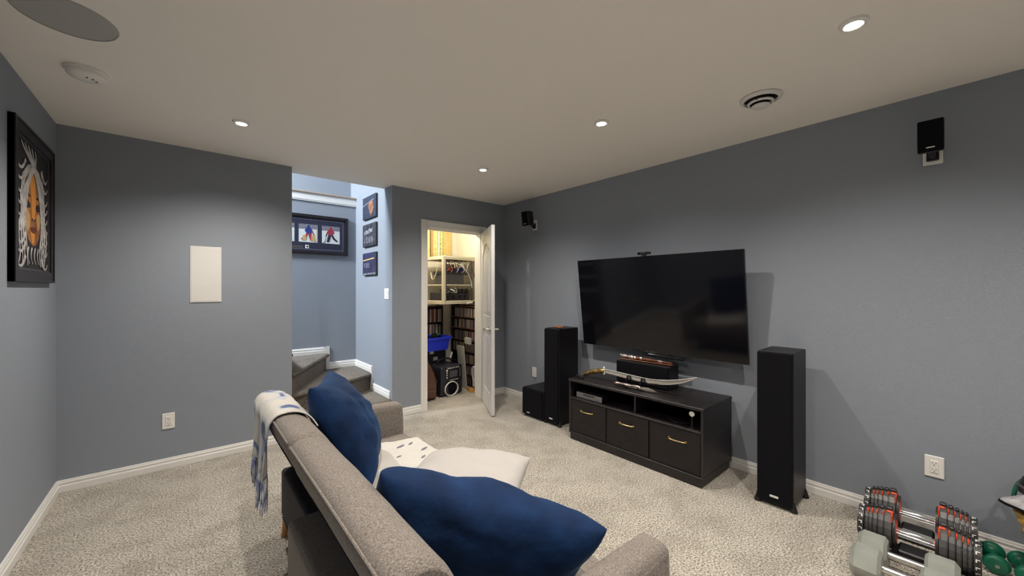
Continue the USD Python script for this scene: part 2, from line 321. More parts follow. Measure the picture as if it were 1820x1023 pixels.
def bboard(L, hgt=0.082, d=0.016):
    """baseboard along +x, standing out along +y"""
    s = hgt / 0.082
    return prism([(0, 0), (d * 0.9, 0), (d, 0.004), (d, 0.044 * s), (d * 0.72, 0.050 * s), (d * 0.72, 0.058 * s), (d * 0.85, 0.064 * s), (d * 0.6, 0.072 * s), (d * 0.5, 0.080 * s), (d * 0.3, hgt), (0, hgt)], L, 'x')
def board_at(p0, p1, z=0.0, hgt=0.082):
    """baseboard from p0 to p1, sticking out to the left of that direction"""
    d = np.subtract(p1, p0); L = np.linalg.norm(d); m = bboard(L, hgt); m.apply_transform(trimesh.transformations.rotation_matrix(math.atan2(d[1], d[0]), [0, 0, 1])); m.apply_translation([p0[0], p0[1], z]); return m

exec_rng = random.Random(7)
# ------------------------------------------------------------------ the setting
FT = 0.12; SX = 1.645; SB = 4.978; UP = 4.9
struct('floor', box(XL, XR, YB, SB, -0.05, 0), 'carpet')
struct('ceiling', cat_([box(XL, SX, YB, 4.062, H, H + 0.1), box(SX, XR, YB, 3.98, H, H + 0.1)]), 'ceiling')
struct('ceiling_closet', box(1.765, XR, 3.98, SB, H, H + 0.1), 'closet_wall')
struct('ceiling_stairwell', box(-2.6, SX, 3.98, 5.17, UP, UP + 0.1), 'ceiling')
struct('wall_right', box(XR, XR + 0.1, YB, SB, 0, H), 'wall')
struct('wall_left', box(XL - 0.1, XL, YB, YF + FT, 0, H), 'wall')
struct('wall_back', box(XL, XR, YB - 0.1, YB, 0, H), 'wall')
struct('wall_far_left', box(XL, 0.722, YF, YF + FT, 0, H), 'wall')
struct('wall_far_right', cat_([box(SX, 2.035, YF, YF + FT, 0, H), box(2.035, 2.792, YF, YF + FT, 2.045, H), box(2.792, XR, YF, YF + FT, 0, H)]), 'wall')
struct('wall_stair_right', box(SX, 1.755, YF + FT, 5.17, 0, UP), 'wall')
struct('wall_stair_back', cat_([box(-2.6, SX, SB, 5.17, 0, 2.470), box(-2.6, 1.755, 5.17, 5.27, 0, UP)]), 'wall')
struct('wall_stair_left', box(-2.7, -2.6, YF + FT, 5.27, 0, UP), 'wall')
struct('wall_stair_front', box(-2.6, SX, 3.98, 4.062, H + 0.1, UP), 'wall')
struct('wall_closet_left', box(1.755, 1.765, YF + FT, SB, 0, H), 'closet_wall')
struct('wall_closet_right', box(XR - 0.012, XR, YF + FT, SB, 0, H), 'closet_wall')
struct('wall_closet_back', box(1.765, XR, SB, SB + 0.1, 0, H), 'closet_wall')

# baseboards
struct('baseboard_left', board_at((XL, YF), (XL, YB)), 'trim')
struct('baseboard_far_left', board_at((0.722, YF), (XL, YF)), 'trim')
struct('baseboard_far_middle', board_at((1.975, YF), (SX, YF)), 'trim')
struct('baseboard_far_right', board_at((XR, YF), (2.862, YF)), 'trim')
struct('baseboard_right', board_at((XR, YB), (XR, YF)), 'trim')
# stair skirting follows the treads
struct('baseboard_stair', cat_([
    board_at((SX, YF + 0.045), (SX, 4.435), 0.19), board_at((SX, 4.43), (SX, SB), 0.38), box(SX - 0.015, SX, 4.40, 4.445, 0.19, 0.46),
    board_at((SX, SB), (1.28, SB), 0.38), box(1.265, 1.33, SB - 0.015, SB, 0.38, 0.652), board_at((1.30, SB), (0.722, SB), 0.57)]), 'trim')
# ledge half way up the stair wall
struct('trim_2', cat_([box(-2.6, SX, SB - 0.016, SB, 2.395, 2.470), box(-2.6, SX, SB - 0.012, SB, 2.380, 2.395)]), 'trim', label='white apron board under the stair ledge')
struct('trim_3', rbox(-2.6, SX, SB - 0.03, 5.17, 2.470, 2.490, 0.004), 'cap_wood', label='grey brown cap of the stair ledge')

# closet door casing
def casing():
    prof = [(0, 0), (0, 0.011), (0.012, 0.014), (0.030, 0.013), (0.060, 0.019), (0.075, 0.019), (0.078, 0.016), (0.078, 0)]
    out = []
    L = cat_([prism([(2.047 - a, YF - b) for a, b in prof], 2.115, 'z')])
    R = cat_([prism([(2.780 + a, YF - b) for a, b in prof], 2.115, 'z')])
    T = prism([(YF - b, 2.036 + a) for a, b in prof], 2.780 - 2.047, 'x', 2.047)
    J = cat_([box(2.035, 2.052, YF, YF + FT, 0, 2.045), box(2.775, 2.792, YF, YF + FT, 0, 2.045), box(2.052, 2.775, YF, YF + FT, 2.030, 2.045), box(2.052, 2.064, YF + 0.045, YF + 0.08, 0, 2.03), box(2.064, 2.762, YF + 0.045, YF + 0.08, 2.018, 2.03)])
    return L, R, T, J
L_, R_, T_, J_ = casing()
tr = UsdGeom.Xform.Define(stage, '/World/trim_1'); tag(tr, 'white moulded casing around the closet doorway', None, None, 'structure')
for nm, m in (('casing_board', L_), ('casing_board', R_), ('casing_head', T_), ('jamb', J_)): struct(nm, m, 'trim', tr)

# the door leaf: hinge at the origin, leaf along +x, panels both sides
DOOR_W, DOOR_T = 0.690, 0.035
dr = UsdGeom.Xform.Define(stage, '/World/door_1'); tag(dr, 'white two panel door standing open into the room', None, None, 'structure')
dr.AddTranslateOp().Set(Gf.Vec3d(2.779, YF - 0.042, 0.012)); dr.AddRotateZOp().Set(math.degrees(math.atan2(-0.615, -0.312)))
def arch(x0, x1, z0, z1, rise, n=14):
    xs = np.linspace(x1, x0, n); c = (x0 + x1) / 2; w = (x1 - x0) / 2
    return [(x0, z0), (x1, z0)] + [(x, z1 + rise * (1 - ((x - c) / w) ** 2)) for x in xs]
leaf = Polygon([(0, 0), (DOOR_W, 0), (DOOR_W, 2.012), (0, 2.012)])
up_o = arch(0.115, 0.575, 1.03, 1.72, 0.13); lo_o = [(0.115, 0.20), (0.575, 0.20), (0.575, 0.86), (0.115, 0.86)]
def prism_holes(poly, holes, h, at):
    m = trimesh.creation.extrude_polygon(Polygon(poly, holes), h, engine='earcut'); v = np.array(m.vertices)[:, [0, 2, 1]]; v[:, 1] += at; m = trimesh.Trimesh(v, m.faces, process=False); m.fix_normals(); return m
struct('leaf', cat_([prism_holes(list(leaf.exterior.coords)[:-1], [up_o, lo_o], DOOR_T, -DOOR_T / 2), box(0.05, 0.64, -0.008, 0.008, 0.1, 1.95)]), 'door', dr)
def raised(poly):
    P = Polygon(poly); a = P.buffer(-0.028); b = P.buffer(-0.052)
    return cat_([prism(list(a.exterior.coords)[:-1], 0.022, 'y', -0.011), prism(list(b.exterior.coords)[:-1], 0.031, 'y', -0.0155)])
for q in (up_o, lo_o): struct('door_panel', raised(q), 'door', dr)
for z in (0.22, 1.0, 1.80): struct('hinge', cyl((-0.004, 0.02, z - 0.04), (-0.004, 0.02, z + 0.04), 0.006, 10), 'nickel', dr)
for s in (-1, 1):
    y = s * DOOR_T / 2
    knob = cat_([cyl((0.625, y, 0.905), (0.625, y + s * 0.008, 0.905), 0.031, 24), cyl((0.625, y, 0.905), (0.625, y + s * 0.05, 0.905), 0.010, 12), tube(bez([(0.625, y + s * 0.05, 0.905), (0.575, y + s * 0.053, 0.907), (0.535, y + s * 0.050, 0.903), (0.505, y + s * 0.047, 0.898)], 14), 0.009, 8)])
    struct('door_handle', knob, 'nickel', dr, smooth=40)

# carpeted winder stairs
st = thing('staircase', 'carpeted winder steps turning left out of the room', 'stairs')
NW = (0.722, 3.985)
def nosed(poly, z0, z1, edge):
    """a step body with a rounded nosing along the polygon's given front edge"""
    a, b = np.array(poly[edge]), np.array(poly[edge + 1]); d = b - a; nrm = np.array([d[1], -d[0]]) / np.linalg.norm(d)
    body = prism(poly, z1 - z0, 'z', z0)
    r = 0.021
    nose = hull(np.vstack([np.c_[np.full(10, p[0]) + nrm[0] * (0.012 + r * np.cos(t_)) , np.full(10, p[1]) + nrm[1] * (0.012 + r * np.cos(t_)), z1 - r + r * np.sin(t_)] for p in (a, b) for t_ in [np.linspace(-np.pi / 2, np.pi / 2, 10)]] + [np.array([[p[0], p[1], z1], [p[0], p[1], z1 - 2 * r]]) for p in (a, b)]))
    return cat_([body, nose])
e = 0.004
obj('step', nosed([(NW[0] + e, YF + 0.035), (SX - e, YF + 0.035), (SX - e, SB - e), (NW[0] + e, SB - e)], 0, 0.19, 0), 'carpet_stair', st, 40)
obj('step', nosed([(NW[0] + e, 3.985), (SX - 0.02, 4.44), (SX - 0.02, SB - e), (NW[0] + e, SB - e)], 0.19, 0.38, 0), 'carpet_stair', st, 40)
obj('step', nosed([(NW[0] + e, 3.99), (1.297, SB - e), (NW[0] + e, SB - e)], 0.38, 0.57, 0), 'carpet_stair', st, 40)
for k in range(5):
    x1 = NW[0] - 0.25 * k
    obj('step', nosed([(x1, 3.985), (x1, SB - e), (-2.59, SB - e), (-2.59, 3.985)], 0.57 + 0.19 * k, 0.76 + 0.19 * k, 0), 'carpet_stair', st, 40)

# ------------------------------------------------------------------ ceiling fixtures
LIGHT_LABELS = ['small recessed ceiling light over the left part of the room, nearest the stair opening', 'small recessed ceiling light nearest the closet door', 'small recessed ceiling light between the closet end and the round vent', 'large looking recessed ceiling light nearest the camera, beyond the round vent']
for i, (x, y) in enumerate(POTS):
    lab = LIGHT_LABELS[i] if i < 4 else 'recessed ceiling light out of view behind the camera'
    t = thing('recessed_light', lab, 'ceiling light', (x, y, H), 0, 'recessed ceiling lights')
    obj('trim_ring', lathe([(0.029, -0.0005), (0.029, -0.010), (0.033, -0.013), (0.046, -0.009), (0.050, -0.0005)], 40), 'white_plastic', t, 40)
    obj('lens', lathe([(0, -0.0055), (0.0285, -0.0055), (0.0285, -0.001), (0, -0.001)], 32), 'lens', t, label='glowing lens')
t = thing('ceiling_vent', 'round white ceiling diffuser vent above the television side', 'vent', (2.495, 0.745, H))
obj('vent_rim', lathe([(0.098, 0), (0.105, -0.004), (0.100, -0.012), (0.088, -0.018), (0.083, -0.017), (0.090, -0.008), (0.080, 0)], 48), 'offwhite', t, 40)
obj('vent_throat', lathe([(0, -0.003), (0.084, -0.003), (0.084, -0.001), (0, -0.001)], 40), 'dark_slot', t, label='dark throat')
obj('vent_cone', lathe([(0.062, -0.022), (0.067, -0.028), (0.058, -0.036), (0.053, -0.034)], 48), 'offwhite', t, 40)
obj('vent_disc', lathe([(0, -0.058), (0.030, -0.056), (0.044, -0.049), (0.046, -0.044), (0.040, -0.040), (0, -0.034)], 48), 'offwhite', t, 40)
obj('vent_stem', cat_([cyl((0, 0, -0.04), (0, 0, -0.003), 0.012, 12), box(-0.07, 0.07, -0.003, 0.003, -0.03, -0.004), box(-0.003, 0.003, -0.07, 0.07, -0.03, -0.004)]), 'dark_slot', t)
t = thing('smoke_detector', 'round white smoke detector on the ceiling above the portrait', 'smoke detector', (-0.375, 2.835, H))
obj('mounting_base', lathe([(0, 0), (0.078, 0), (0.078, -0.010), (0.074, -0.014), (0, -0.014)], 48), 'white_plastic', t, 40)
obj('cover', lathe([(0.070, -0.014), (0.070, -0.026), (0.064, -0.034), (0.048, -0.042), (0.030, -0.045), (0, -0.045)], 48), 'white_plastic', t, 50)
for a in (20, 55, 95): obj('vent_slot', box(0.030, 0.040, -0.003, 0.003, -0.046, -0.0435).apply_transform(trimesh.transformations.rotation_matrix(math.radians(a - 100), [0, 0, 1])), 'dark_slot', t)
t = thing('ceiling_speaker', 'large round grey speaker grille set in the ceiling', 'speaker', (-0.362, 2.325, H))
obj('grille', lathe([(0, -0.006), (0.136, -0.006), (0.142, -0.004), (0.142, -0.0005), (0, -0.0005)], 64), 'grille_grey', t, 40)
obj('bezel', lathe([(0.1425, -0.0005), (0.1425, -0.006), (0.147, -0.005), (0.149, -0.0005)], 64), 'grille_grey', t, 40)

# ------------------------------------------------------------------ wall plates
def outlet(label, side, at, z, w=0.072, hgt=0.117, group='wall outlets', duplex=True):
    t = on_wall('power_outlet', label, 'outlet', side, at, z, group)
    obj('cover_plate', rbox(-w / 2, w / 2, 0.0005, 0.007, -hgt / 2, hgt / 2, 0.003), 'white_plastic', t)
    obj('receptacle', rbox(-0.0165, 0.0165, 0.006, 0.010, -0.034, 0.034, 0.003), 'white_plastic', t)
    sl = []
    for zz in (-0.018, 0.018):
        sl += [box(-0.0075, -0.0055, 0.0095, 0.0104, zz - 0.001, zz + 0.007), box(0.0055, 0.0075, 0.0095, 0.0104, zz - 0.001, zz + 0.007), cyl((0, 0.0095, zz - 0.008), (0, 0.0104, zz - 0.008), 0.0025, 10)]
    obj('socket_slots', cat_(sl), 'dark_slot', t)
outlet('white power outlet low on the grey wall beside the portrait corner', 'far', -0.095, 0.358)
outlet('white power outlet low on the right wall above the dumbbells', 'right', 0.101, 0.364, 0.075, 0.118)
outlet('small white power outlet on the right wall behind the subwoofer', 'right', 3.285, 0.365)
t = on_wall('access_panel', 'blank off-white access panel on the grey wall left of the stairs', 'panel', 'far', 0.125, 1.459)
obj('panel_frame', rbox(-0.097, 0.097, 0.0005, 0.006, -0.219, 0.219, 0.002), 'offwhite', t)
obj('panel_door', rbox(-0.090, 0.090, 0.005, 0.008, -0.212, 0.212, 0.002), 'offwhite', t)
t = on_wall('light_switch', 'white light switch on the stair wall under the three prints', 'switch', 'right', 3.995, 1.295, None, SX)
obj('cover_plate', rbox(-0.060, 0.060, 0.0005, 0.006, -0.058, 0.058, 0.003), 'white_plastic', t)
for xx in (-0.024, 0.024): obj('rocker', rbox(xx - 0.016, xx + 0.016, 0.005, 0.010, -0.033, 0.033, 0.003), 'white_plastic', t)

# ------------------------------------------------------------------ pictures
t = on_wall('framed_portrait', 'black framed painting of a face with long silver hair', 'painting', 'left', 3.314, 1.785)
FW, FH = 0.365, 0.405
def ring(w, h, b, y0, y1): 
    m = trimesh.creation.extrude_polygon(Polygon([(-w, -h), (w, -h), (w, h), (-w, h)], [[(-w + b, -h + b), (w - b, -h + b), (w - b, h - b), (-w + b, h - b)]]), y1 - y0, engine='earcut'); v = np.array(m.vertices)[:, [0, 2, 1]]; v[:, 1] += y0; m = trimesh.Trimesh(v, m.faces, process=False); m.fix_normals(); return m
obj('frame', cat_([ring(FW, FH, 0.062, 0.0005, 0.022), ring(FW, FH, 0.012, 0.0005, 0.026)]), 'frame_black', t)
obj('mat_board', ring(FW - 0.0625, FH - 0.0625, 0.010, 0.002, 0.014), 'mat_charcoal', t)
obj('canvas', box(-FW + 0.0722, FW - 0.0722, 0.001, 0.008, -FH + 0.0722, FH - 0.0722), 'art_bg', t, label='dark painted ground')
AW, AH = FW - 0.074, FH - 0.074                       # painted half sizes; local x is the viewer's left
def flat(poly, lvl): return prism([(-x * AW * 1.18, z * AH) for x, z in poly], 0.0007, 'y', 0.008 + 0.0007 * lvl - 0.0002)
def ell(cx_, cz_, rx, rz, n=28, a0=0): return [(cx_ + rx * math.cos(a), cz_ + rz * math.sin(a)) for a in np.linspace(a0, a0 + 2 * np.pi, n, endpoint=False)]
fa = [(0.02, 0.66), (0.20, 0.56), (0.40, 0.28), (0.50, 0.0), (0.46, -0.26), (0.34, -0.46), (0.16, -0.60), (0.0, -0.63), (-0.22, -0.54), (-0.42, -0.34), (-0.52, -0.04), (-0.50, 0.20), (-0.30, 0.50)]
obj('painted_face', flat(fa, 0), 'art_skin', t, label='ochre painted face')
obj('painted_glow', cat_([flat([(0.0, 0.58), (0.12, 0.42), (0.14, 0.1), (0.10, -0.16), (0.02, -0.2), (-0.06, -0.16), (-0.08, 0.1), (-0.16, 0.4)], 1), flat([(-0.14, -0.40), (0.10, -0.40), (0.06, -0.56), (-0.04, -0.60)], 1)]), 'art_glow', t, label='orange glow down the nose')
for q in ([(-0.42, -0.02), (-0.26, -0.06), (-0.14, -0.16), (-0.18, -0.32), (-0.28, -0.42), (-0.40, -0.26)], [(0.16, -0.10), (0.30, -0.05), (0.42, -0.10), (0.36, -0.28), (0.24, -0.36)]): obj('painted_cheek', flat(q, 1), 'art_pale', t)
for q in ([flat([(-0.40, 0.05), (-0.30, 0.10), (-0.16, 0.06), (-0.14, 0.0), (-0.28, -0.03), (-0.38, 0.0)], 2), flat([(0.14, 0.02), (0.18, 0.09), (0.30, 0.11), (0.40, 0.06), (0.34, 0.0), (0.22, -0.03)], 2), flat([(-0.44, 0.16), (-0.26, 0.22), (-0.12, 0.17), (-0.26, 0.17)], 2), flat([(0.12, 0.18), (0.28, 0.24), (0.42, 0.18), (0.28, 0.18)], 2), flat(ell(-0.04, -0.19, 0.03, 0.02, 12), 2), flat(ell(0.07, -0.19, 0.03, 0.02, 12), 2)]): obj('painted_eye', q, 'art_bg', t)
obj('painted_mouth', cat_([flat([(-0.15, -0.34), (-0.05, -0.305), (0.02, -0.315), (0.09, -0.305), (0.20, -0.34), (0.05, -0.35)], 2), flat([(-0.15, -0.345), (0.02, -0.355), (0.20, -0.345), (0.10, -0.41), (-0.05, -0.41)], 2)]), 'art_lip', t)
rg = random.Random(3); strands = []
def strand(pts, w):
    c = bez(pts, 12); m = tube([(-x * AW, 0.011, z * AH) for x, z in c], np.linspace(w, w * 0.35, 12) * AW, 6)
    v = np.array(m.vertices); v[:, 1] = 0.0105 + (v[:, 1] - 0.011) * 0.25; return trimesh.Trimesh(v, m.faces, process=False)
for s in (-1, 1):
    for k in range(6):
        x0 = s * (0.02 + 0.05 * k); strands.append(strand([(x0 * 0.5, 0.64), (s * (0.22 + 0.05 * k), 0.46 - 0.03 * k), (s * (0.42 + 0.05 * k), 0.08), (s * (0.48 + 0.05 * k), -0.28)], 0.055))
    for k in range(9):
        z = 0.62 - 0.19 * k + rg.uniform(-0.03, 0.03); strands.append(strand([(s * 0.50, z + 0.10), (s * 0.66, z - 0.04), (s * 0.82, z - 0.06), (s * 0.93, z + 0.03)], 0.05))
    for k in range(4):
        x = s * (0.40 + 0.13 * k); strands.append(strand([(s * (0.5 + 0.06 * k), -0.2), (x + s * 0.06, -0.5), (x, -0.72), (x + s * rg.uniform(-0.1, 0.12), -0.95)], 0.05))
for k in range(5): strands.append(strand([(0.04 * k, 0.62), (-0.25 + 0.09 * k, 0.78), (-0.5 + 0.16 * k, 0.86), (-0.72 + 0.2 * k, 0.97)], 0.05))
for k in range(4): strands.append(strand([(-0.3 + 0.2 * k, -0.66), (-0.36 + 0.2 * k, -0.8), (-0.24 + 0.2 * k, -0.92)], 0.03))
for s in (-1, 1): strands.append(flat([(s * a, b) for a, b in ((0.0, 0.72), (0.30, 0.66), (0.56, 0.46), (0.66, 0.10), (0.60, -0.30), (0.52, -0.44), (0.545, -0.12), (0.53, 0.14), (0.40, 0.42), (0.10, 0.66))], 3))
obj('painted_hair', cat_(strands), 'art_hair', t, True, label='silver strands of painted hair')

t = on_wall('framed_hockey_photos', 'wide black frame of hockey photographs on the stair wall', 'picture', 'far', 1.065, 1.988, None, SB)
FW, FH = 0.478, 0.232
obj('frame', cat_([ring(FW, FH, 0.030, 0.0005, 0.025), ring(FW - 0.026, FH - 0.026, 0.006, 0.0005, 0.020)]), 'frame_black', t)
obj('mat_board', box(-FW + 0.029, FW - 0.029, 0.001, 0.010, -FH + 0.029, FH - 0.029), 'mat_navy', t)
obj('silver_fillet', ring(FW - 0.056, FH - 0.056, 0.004, 0.009, 0.0115), 'silver_line', t)
def hflat(cx_, poly, lvl): return prism([(cx_ - x * 0.101, z * 0.105 + 0.012) for x, z in poly], 0.0007, 'y', 0.0105 + 0.0007 * lvl)
def player(cx_, jersey, legs, flip, extra):
    ph = obj('photo', box(cx_ - 0.101, cx_ + 0.101, 0.0095, 0.0105, -0.093, 0.117), 'ice', t, label='hockey photograph')
    f = -1 if flip else 1
    sc = lambda poly: [(x * f, z) for x, z in poly]
    obj('photo_crowd', hflat(cx_, [(-1, 0.45), (1, 0.50), (1, 1), (-1, 1)], 0), 'print_crowd', ph)
    obj('photo_jersey', cat_([hflat(cx_, sc([(-0.28, 0.62), (0.18, 0.66), (0.40, 0.30), (0.20, 0.0), (-0.30, -0.02), (-0.44, 0.28)]), 1), hflat(cx_, sc(ell(-0.02, 0.76, 0.15, 0.16, 14)), 1)]), jersey, ph)
    obj('photo_legs', cat_([hflat(cx_, sc([(-0.30, -0.02), (0.02, -0.02), (-0.06, -0.4), (-0.22, -0.82), (-0.48, -0.84), (-0.40, -0.4)]), 2), hflat(cx_, sc([(0.0, 0.0), (0.22, 0.0), (0.44, -0.36), (0.78, -0.66), (0.66, -0.78), (0.24, -0.5)]), 2), hflat(cx_, sc([(-0.44, 0.28), (-0.36, 0.3), (-0.52, -0.2), (-0.62, -0.2)]), 2), hflat(cx_, sc([(-0.60, -0.1), (-0.55, -0.1), (-0.70, -0.86), (-0.95, -0.9), (-0.94, -0.94), (-0.66, -0.92)]), 2)]), legs, ph)
    if extra: obj('photo_pads', cat_([hflat(cx_, sc([(-0.62, -0.25), (-0.30, -0.2), (-0.28, -0.78), (-0.70, -0.82)]), 3), hflat(cx_, sc([(0.24, -0.2), (0.56, -0.25), (0.66, -0.82), (0.26, -0.78)]), 3), hflat(cx_, sc([(-0.95, 0.6), (-0.90, 0.6), (-0.86, -0.8), (-0.92, -0.8)]), 3)]), 'print_tan', ph)
player(-0.281, 'print_red', 'print_dark', False, False)
player(-0.034, 'print_blue', 'print_red', True, True)
player(0.212, 'print_blue', 'print_dark', False, False)
obj('crest', box(-0.040, 0.000, 0.0100, 0.0120, -0.165, -0.125), 'ice', t, label='small white square crest')
obj('crest_dot', hflat(0.0, [(x * 1.0 + 0.235, z - 1.495) for x, z in ell(0, 0, 0.11, 0.09, 16)], 2), 'print_dark', t)
obj('name_plate', box(0.02, 0.24, 0.0100, 0.0115, -0.165, -0.135), 'mat_charcoal', t)

PR = [('print of a rust coloured pier, topmost of the three on the stair wall', 2.2935, 'canvas_blue'), ('print of a black and white skyline, middle of three on the stair wall', 1.972, 'canvas_black'), ('print of an indigo dusk with gold horizon, lowest of three on the stair wall', 1.637, 'canvas_indigo')]
for k, (lab, z, mm) in enumerate(PR):
    t = on_wall('canvas_print', lab, 'picture', 'right', 4.452, z, 'canvas prints on the stair wall', SX)
    obj('canvas', rbox(-0.203, 0.203, 0.001, 0.026, -0.130, 0.130, 0.003), 'canvas_edge', t)
    obj('print', box(-0.200, 0.200, 0.0255, 0.0268, -0.127, 0.127), mm, t)
    f = lambda poly: prism([(-x * 0.2, zz * 0.127) for x, zz in poly], 0.0008, 'y', 0.0266)
    if k == 0:
        obj('print_pier', f([(-0.1, 0.35), (0.55, 0.48), (0.75, -0.2), (0.30, -0.9), (0.05, -0.5)]), 'canvas_rust', t); obj('print_rail', f([(-1, 0.22), (0.8, 0.55), (0.8, 0.62), (-1, 0.30)]), 'canvas_grey', t)
    elif k == 1:
        obj('print_skyline', cat_([f([(-0.8, 0.05), (0.6, 0.25), (0.6, 0.55), (0.3, 0.5), (0.1, 0.62), (-0.2, 0.42), (-0.5, 0.5), (-0.8, 0.3)])] + [f([(x, -0.7), (x + 0.1, -0.7), (x + 0.1, -0.15 + 0.12 * math.sin(9 * x)), (x, -0.12)]) for x in (-0.75, -0.45, -0.2, 0.05, 0.3, 0.5)]), 'canvas_grey', t)
    else:
        obj('print_horizon', f([(-1, 0.32), (0.8, 0.42), (0.8, 0.52), (-1, 0.40)]), 'canvas_gold', t); obj('print_reflection', cat_([f([(x, -0.35), (x + 0.09, -0.35), (x + 0.09, 0.1), (x, 0.1)]) for x in (-0.75, -0.5, -0.3, -0.05)] + [f([(-1, -0.98), (1, -0.98), (1, -0.8), (-1, -0.86)])]), 'canvas_grey', t)
# ------------------------------------------------------------------ media console
CX0, CX1, CY0, CY1, CZ = 2.64, 3.125, 1.125, 2.305, 0.54
t = thing('media_console', 'dark espresso media console with three drawers and brass pulls under the television', 'media console', ((CX0 + CX1) / 2, (CY0 + CY1) / 2, 0), 90)
# local: x along world +y, y toward world -x (the room), front at +y
D2, W2 = (CX1 - CX0) / 2, (CY1 - CY0) / 2
obj('plinth', rbox(-W2 + 0.012, W2 - 0.012, -D2 + 0.01, D2 - 0.004, 0.001, 0.058, 0.003), 'console', t)
obj('bottom_panel', rbox(-W2, W2, -D2, D2 + 0.004, 0.058, 0.074, 0.003), 'console', t)
obj('tabletop', rbox(-W2 - 0.004, W2 + 0.004, -D2, D2 + 0.006, CZ - 0.022, CZ, 0.003), 'console', t)
for s in (-1, 1): obj('side_panel', rbox(s * (W2 - 0.018), s * W2, -D2, D2, 0.074, CZ - 0.022, 0.002), 'console', t)
obj('back_panel', box(-W2 + 0.018, W2 - 0.018, -D2, -D2 + 0.008, 0.074, CZ - 0.022), 'console_in', t)
obj('shelf_board', rbox(-W2 + 0.018, W2 - 0.018, -D2 + 0.008, D2 - 0.001, 0.362, 0.378, 0.002), 'console', t)
obj('divider', rbox(-0.065, -0.049, -D2 + 0.008, D2 - 0.03, 0.378, CZ - 0.022, 0.002), 'console', t)
edges = [W2 - 0.020, 0.19, -0.195, -W2 + 0.020]
hy = [0.388, -0.005, -0.413]
for k in range(3):
    a, b = edges[k] - (0.004 if k else 0), edges[k + 1] + (0.004 if k < 2 else 0)
    d = obj('drawer', cat_([rbox(b, a, D2 - 0.018, D2 - 0.001, 0.080, 0.358, 0.002), ring((a - b) / 2 - 0.001, 0.1385, 0.006, D2 - 0.002, D2 + 0.0015).apply_translation([(a + b) / 2, 0, 0.219])]), 'drawer', t)
    c = hy[k]
    obj('drawer_pull', cat_([tube(bez([(c - 0.060, D2 + 0.002, 0.283), (c - 0.056, D2 + 0.018, 0.283), (c - 0.045, D2 + 0.022, 0.283), (c + 0.045, D2 + 0.022, 0.283), (c + 0.056, D2 + 0.018, 0.283), (c + 0.060, D2 + 0.002, 0.283)], 30), 0.0045, 8)] + [cyl((c + s * 0.060, D2, 0.283), (c + s * 0.060, D2 + 0.004, 0.283), 0.008, 12) for s in (-1, 1)]), 'brass', d, 40, label='brass bar pull')
obj('cable_grommet', cyl((-0.46, -D2 + 0.008, 0.45), (-0.46, -D2 + 0.012, 0.45), 0.022, 20), 'console', t)

t = thing('disc_player', 'slim silver disc player in the left bay of the media console', 'disc player', (2.80, 2.11, 0.378), 90)
obj('case', rbox(-0.135, 0.135, -0.10, 0.118, 0.004, 0.050, 0.003), 'electronics_dark', t)
obj('front_panel', rbox(-0.137, 0.137, 0.116, 0.126, 0.003, 0.051, 0.002), 'dev_silver', t)
obj('disc_tray', box(-0.06, 0.06, 0.125, 0.1275, 0.030, 0.040), 'electronics_dark', t)
obj('foot_pad', cat_([cyl((a, b, 0), (a, b, 0.005), 0.012, 12) for a in (-0.11, 0.11) for b in (-0.08, 0.09)]), 'black_plastic', t)
t = thing('wall_puck', 'small round white puck standing in the right bay of the console', 'gadget', (2.665, 1.212, 0.3785), 90)
obj('stand', cat_([cyl((0, 0, 0), (0, 0, 0.006), 0.024, 20), cyl((0, -0.004, 0.006), (0, -0.004, 0.09), 0.004, 8)]), 'black_plastic', t)
obj('face', cyl((0, -0.008, 0.103), (0, 0.004, 0.103), 0.018, 24), 'white_plastic', t)
obj('button', cyl((0, 0.004, 0.103), (0, 0.006, 0.103), 0.006, 12), 'offwhite', t)
t = thing('game_controller_cable', 'thin dark cable lying in the right bay of the console', 'cable')
obj('cable', tube(bez([(3.05, 1.55, 0.383), (2.85, 1.48, 0.383), (2.72, 1.40, 0.383), (2.70, 1.31, 0.384), (2.80, 1.25, 0.383), (2.98, 1.19, 0.383)], 30), 0.0035, 6), 'cable_black', t)
t = thing('remote_control', 'small black remote lying on the far left corner of the console top', 'remote', (2.74, 2.262, CZ), 65)
obj('body', rbox(-0.055, 0.055, -0.02, 0.02, 0.0005, 0.018, 0.006), 'black_plastic', t)
obj('button', cat_([cyl((a, b, 0.0175), (a, b, 0.0195), 0.004, 10) for a in (-0.03, -0.01, 0.01, 0.03) for b in (-0.008, 0.008)]), 'electronics', t)

# ------------------------------------------------------------------ sword and knives
SWX = 2.80
t = thing('sword', 'curved steel sabre with ornate golden hilt resting on the black stand', 'sword', (SWX, 0, 0))
up = bez([(0, 2.030, 0.642), (0, 1.90, 0.640), (0, 1.75, 0.634), (0, 1.60, 0.632), (0, 1.45, 0.650), (0, 1.33, 0.678), (0, 1.238, 0.708)], 40)[:, 1:]
lo = bez([(0, 2.030, 0.610), (0, 1.90, 0.604), (0, 1.75, 0.595), (0, 1.60, 0.594), (0, 1.45, 0.615), (0, 1.33, 0.655), (0, 1.238, 0.706)], 40)[:, 1:]
nb = len(up); mid = (up + lo) / 2
V = np.vstack([np.c_[np.full(nb, 0.0005), up], np.c_[np.full(nb, -0.0030), mid * 0.65 + up * 0.35], np.c_[np.full(nb, -0.0005), lo], np.c_[np.full(nb, 0.0030), mid * 0.65 + up * 0.35]])
F_ = []
for r_ in range(4):
    for i in range(nb - 1):
        a, b = r_ * nb + i, ((r_ + 1) % 4) * nb + i; F_ += [(a, b, b + 1), (a, b + 1, a + 1)]
F_ += [(0, 2 * nb, nb), (0, 3 * nb, 2 * nb)]
bl = trimesh.Trimesh(V, F_, process=False); bl.fix_normals()
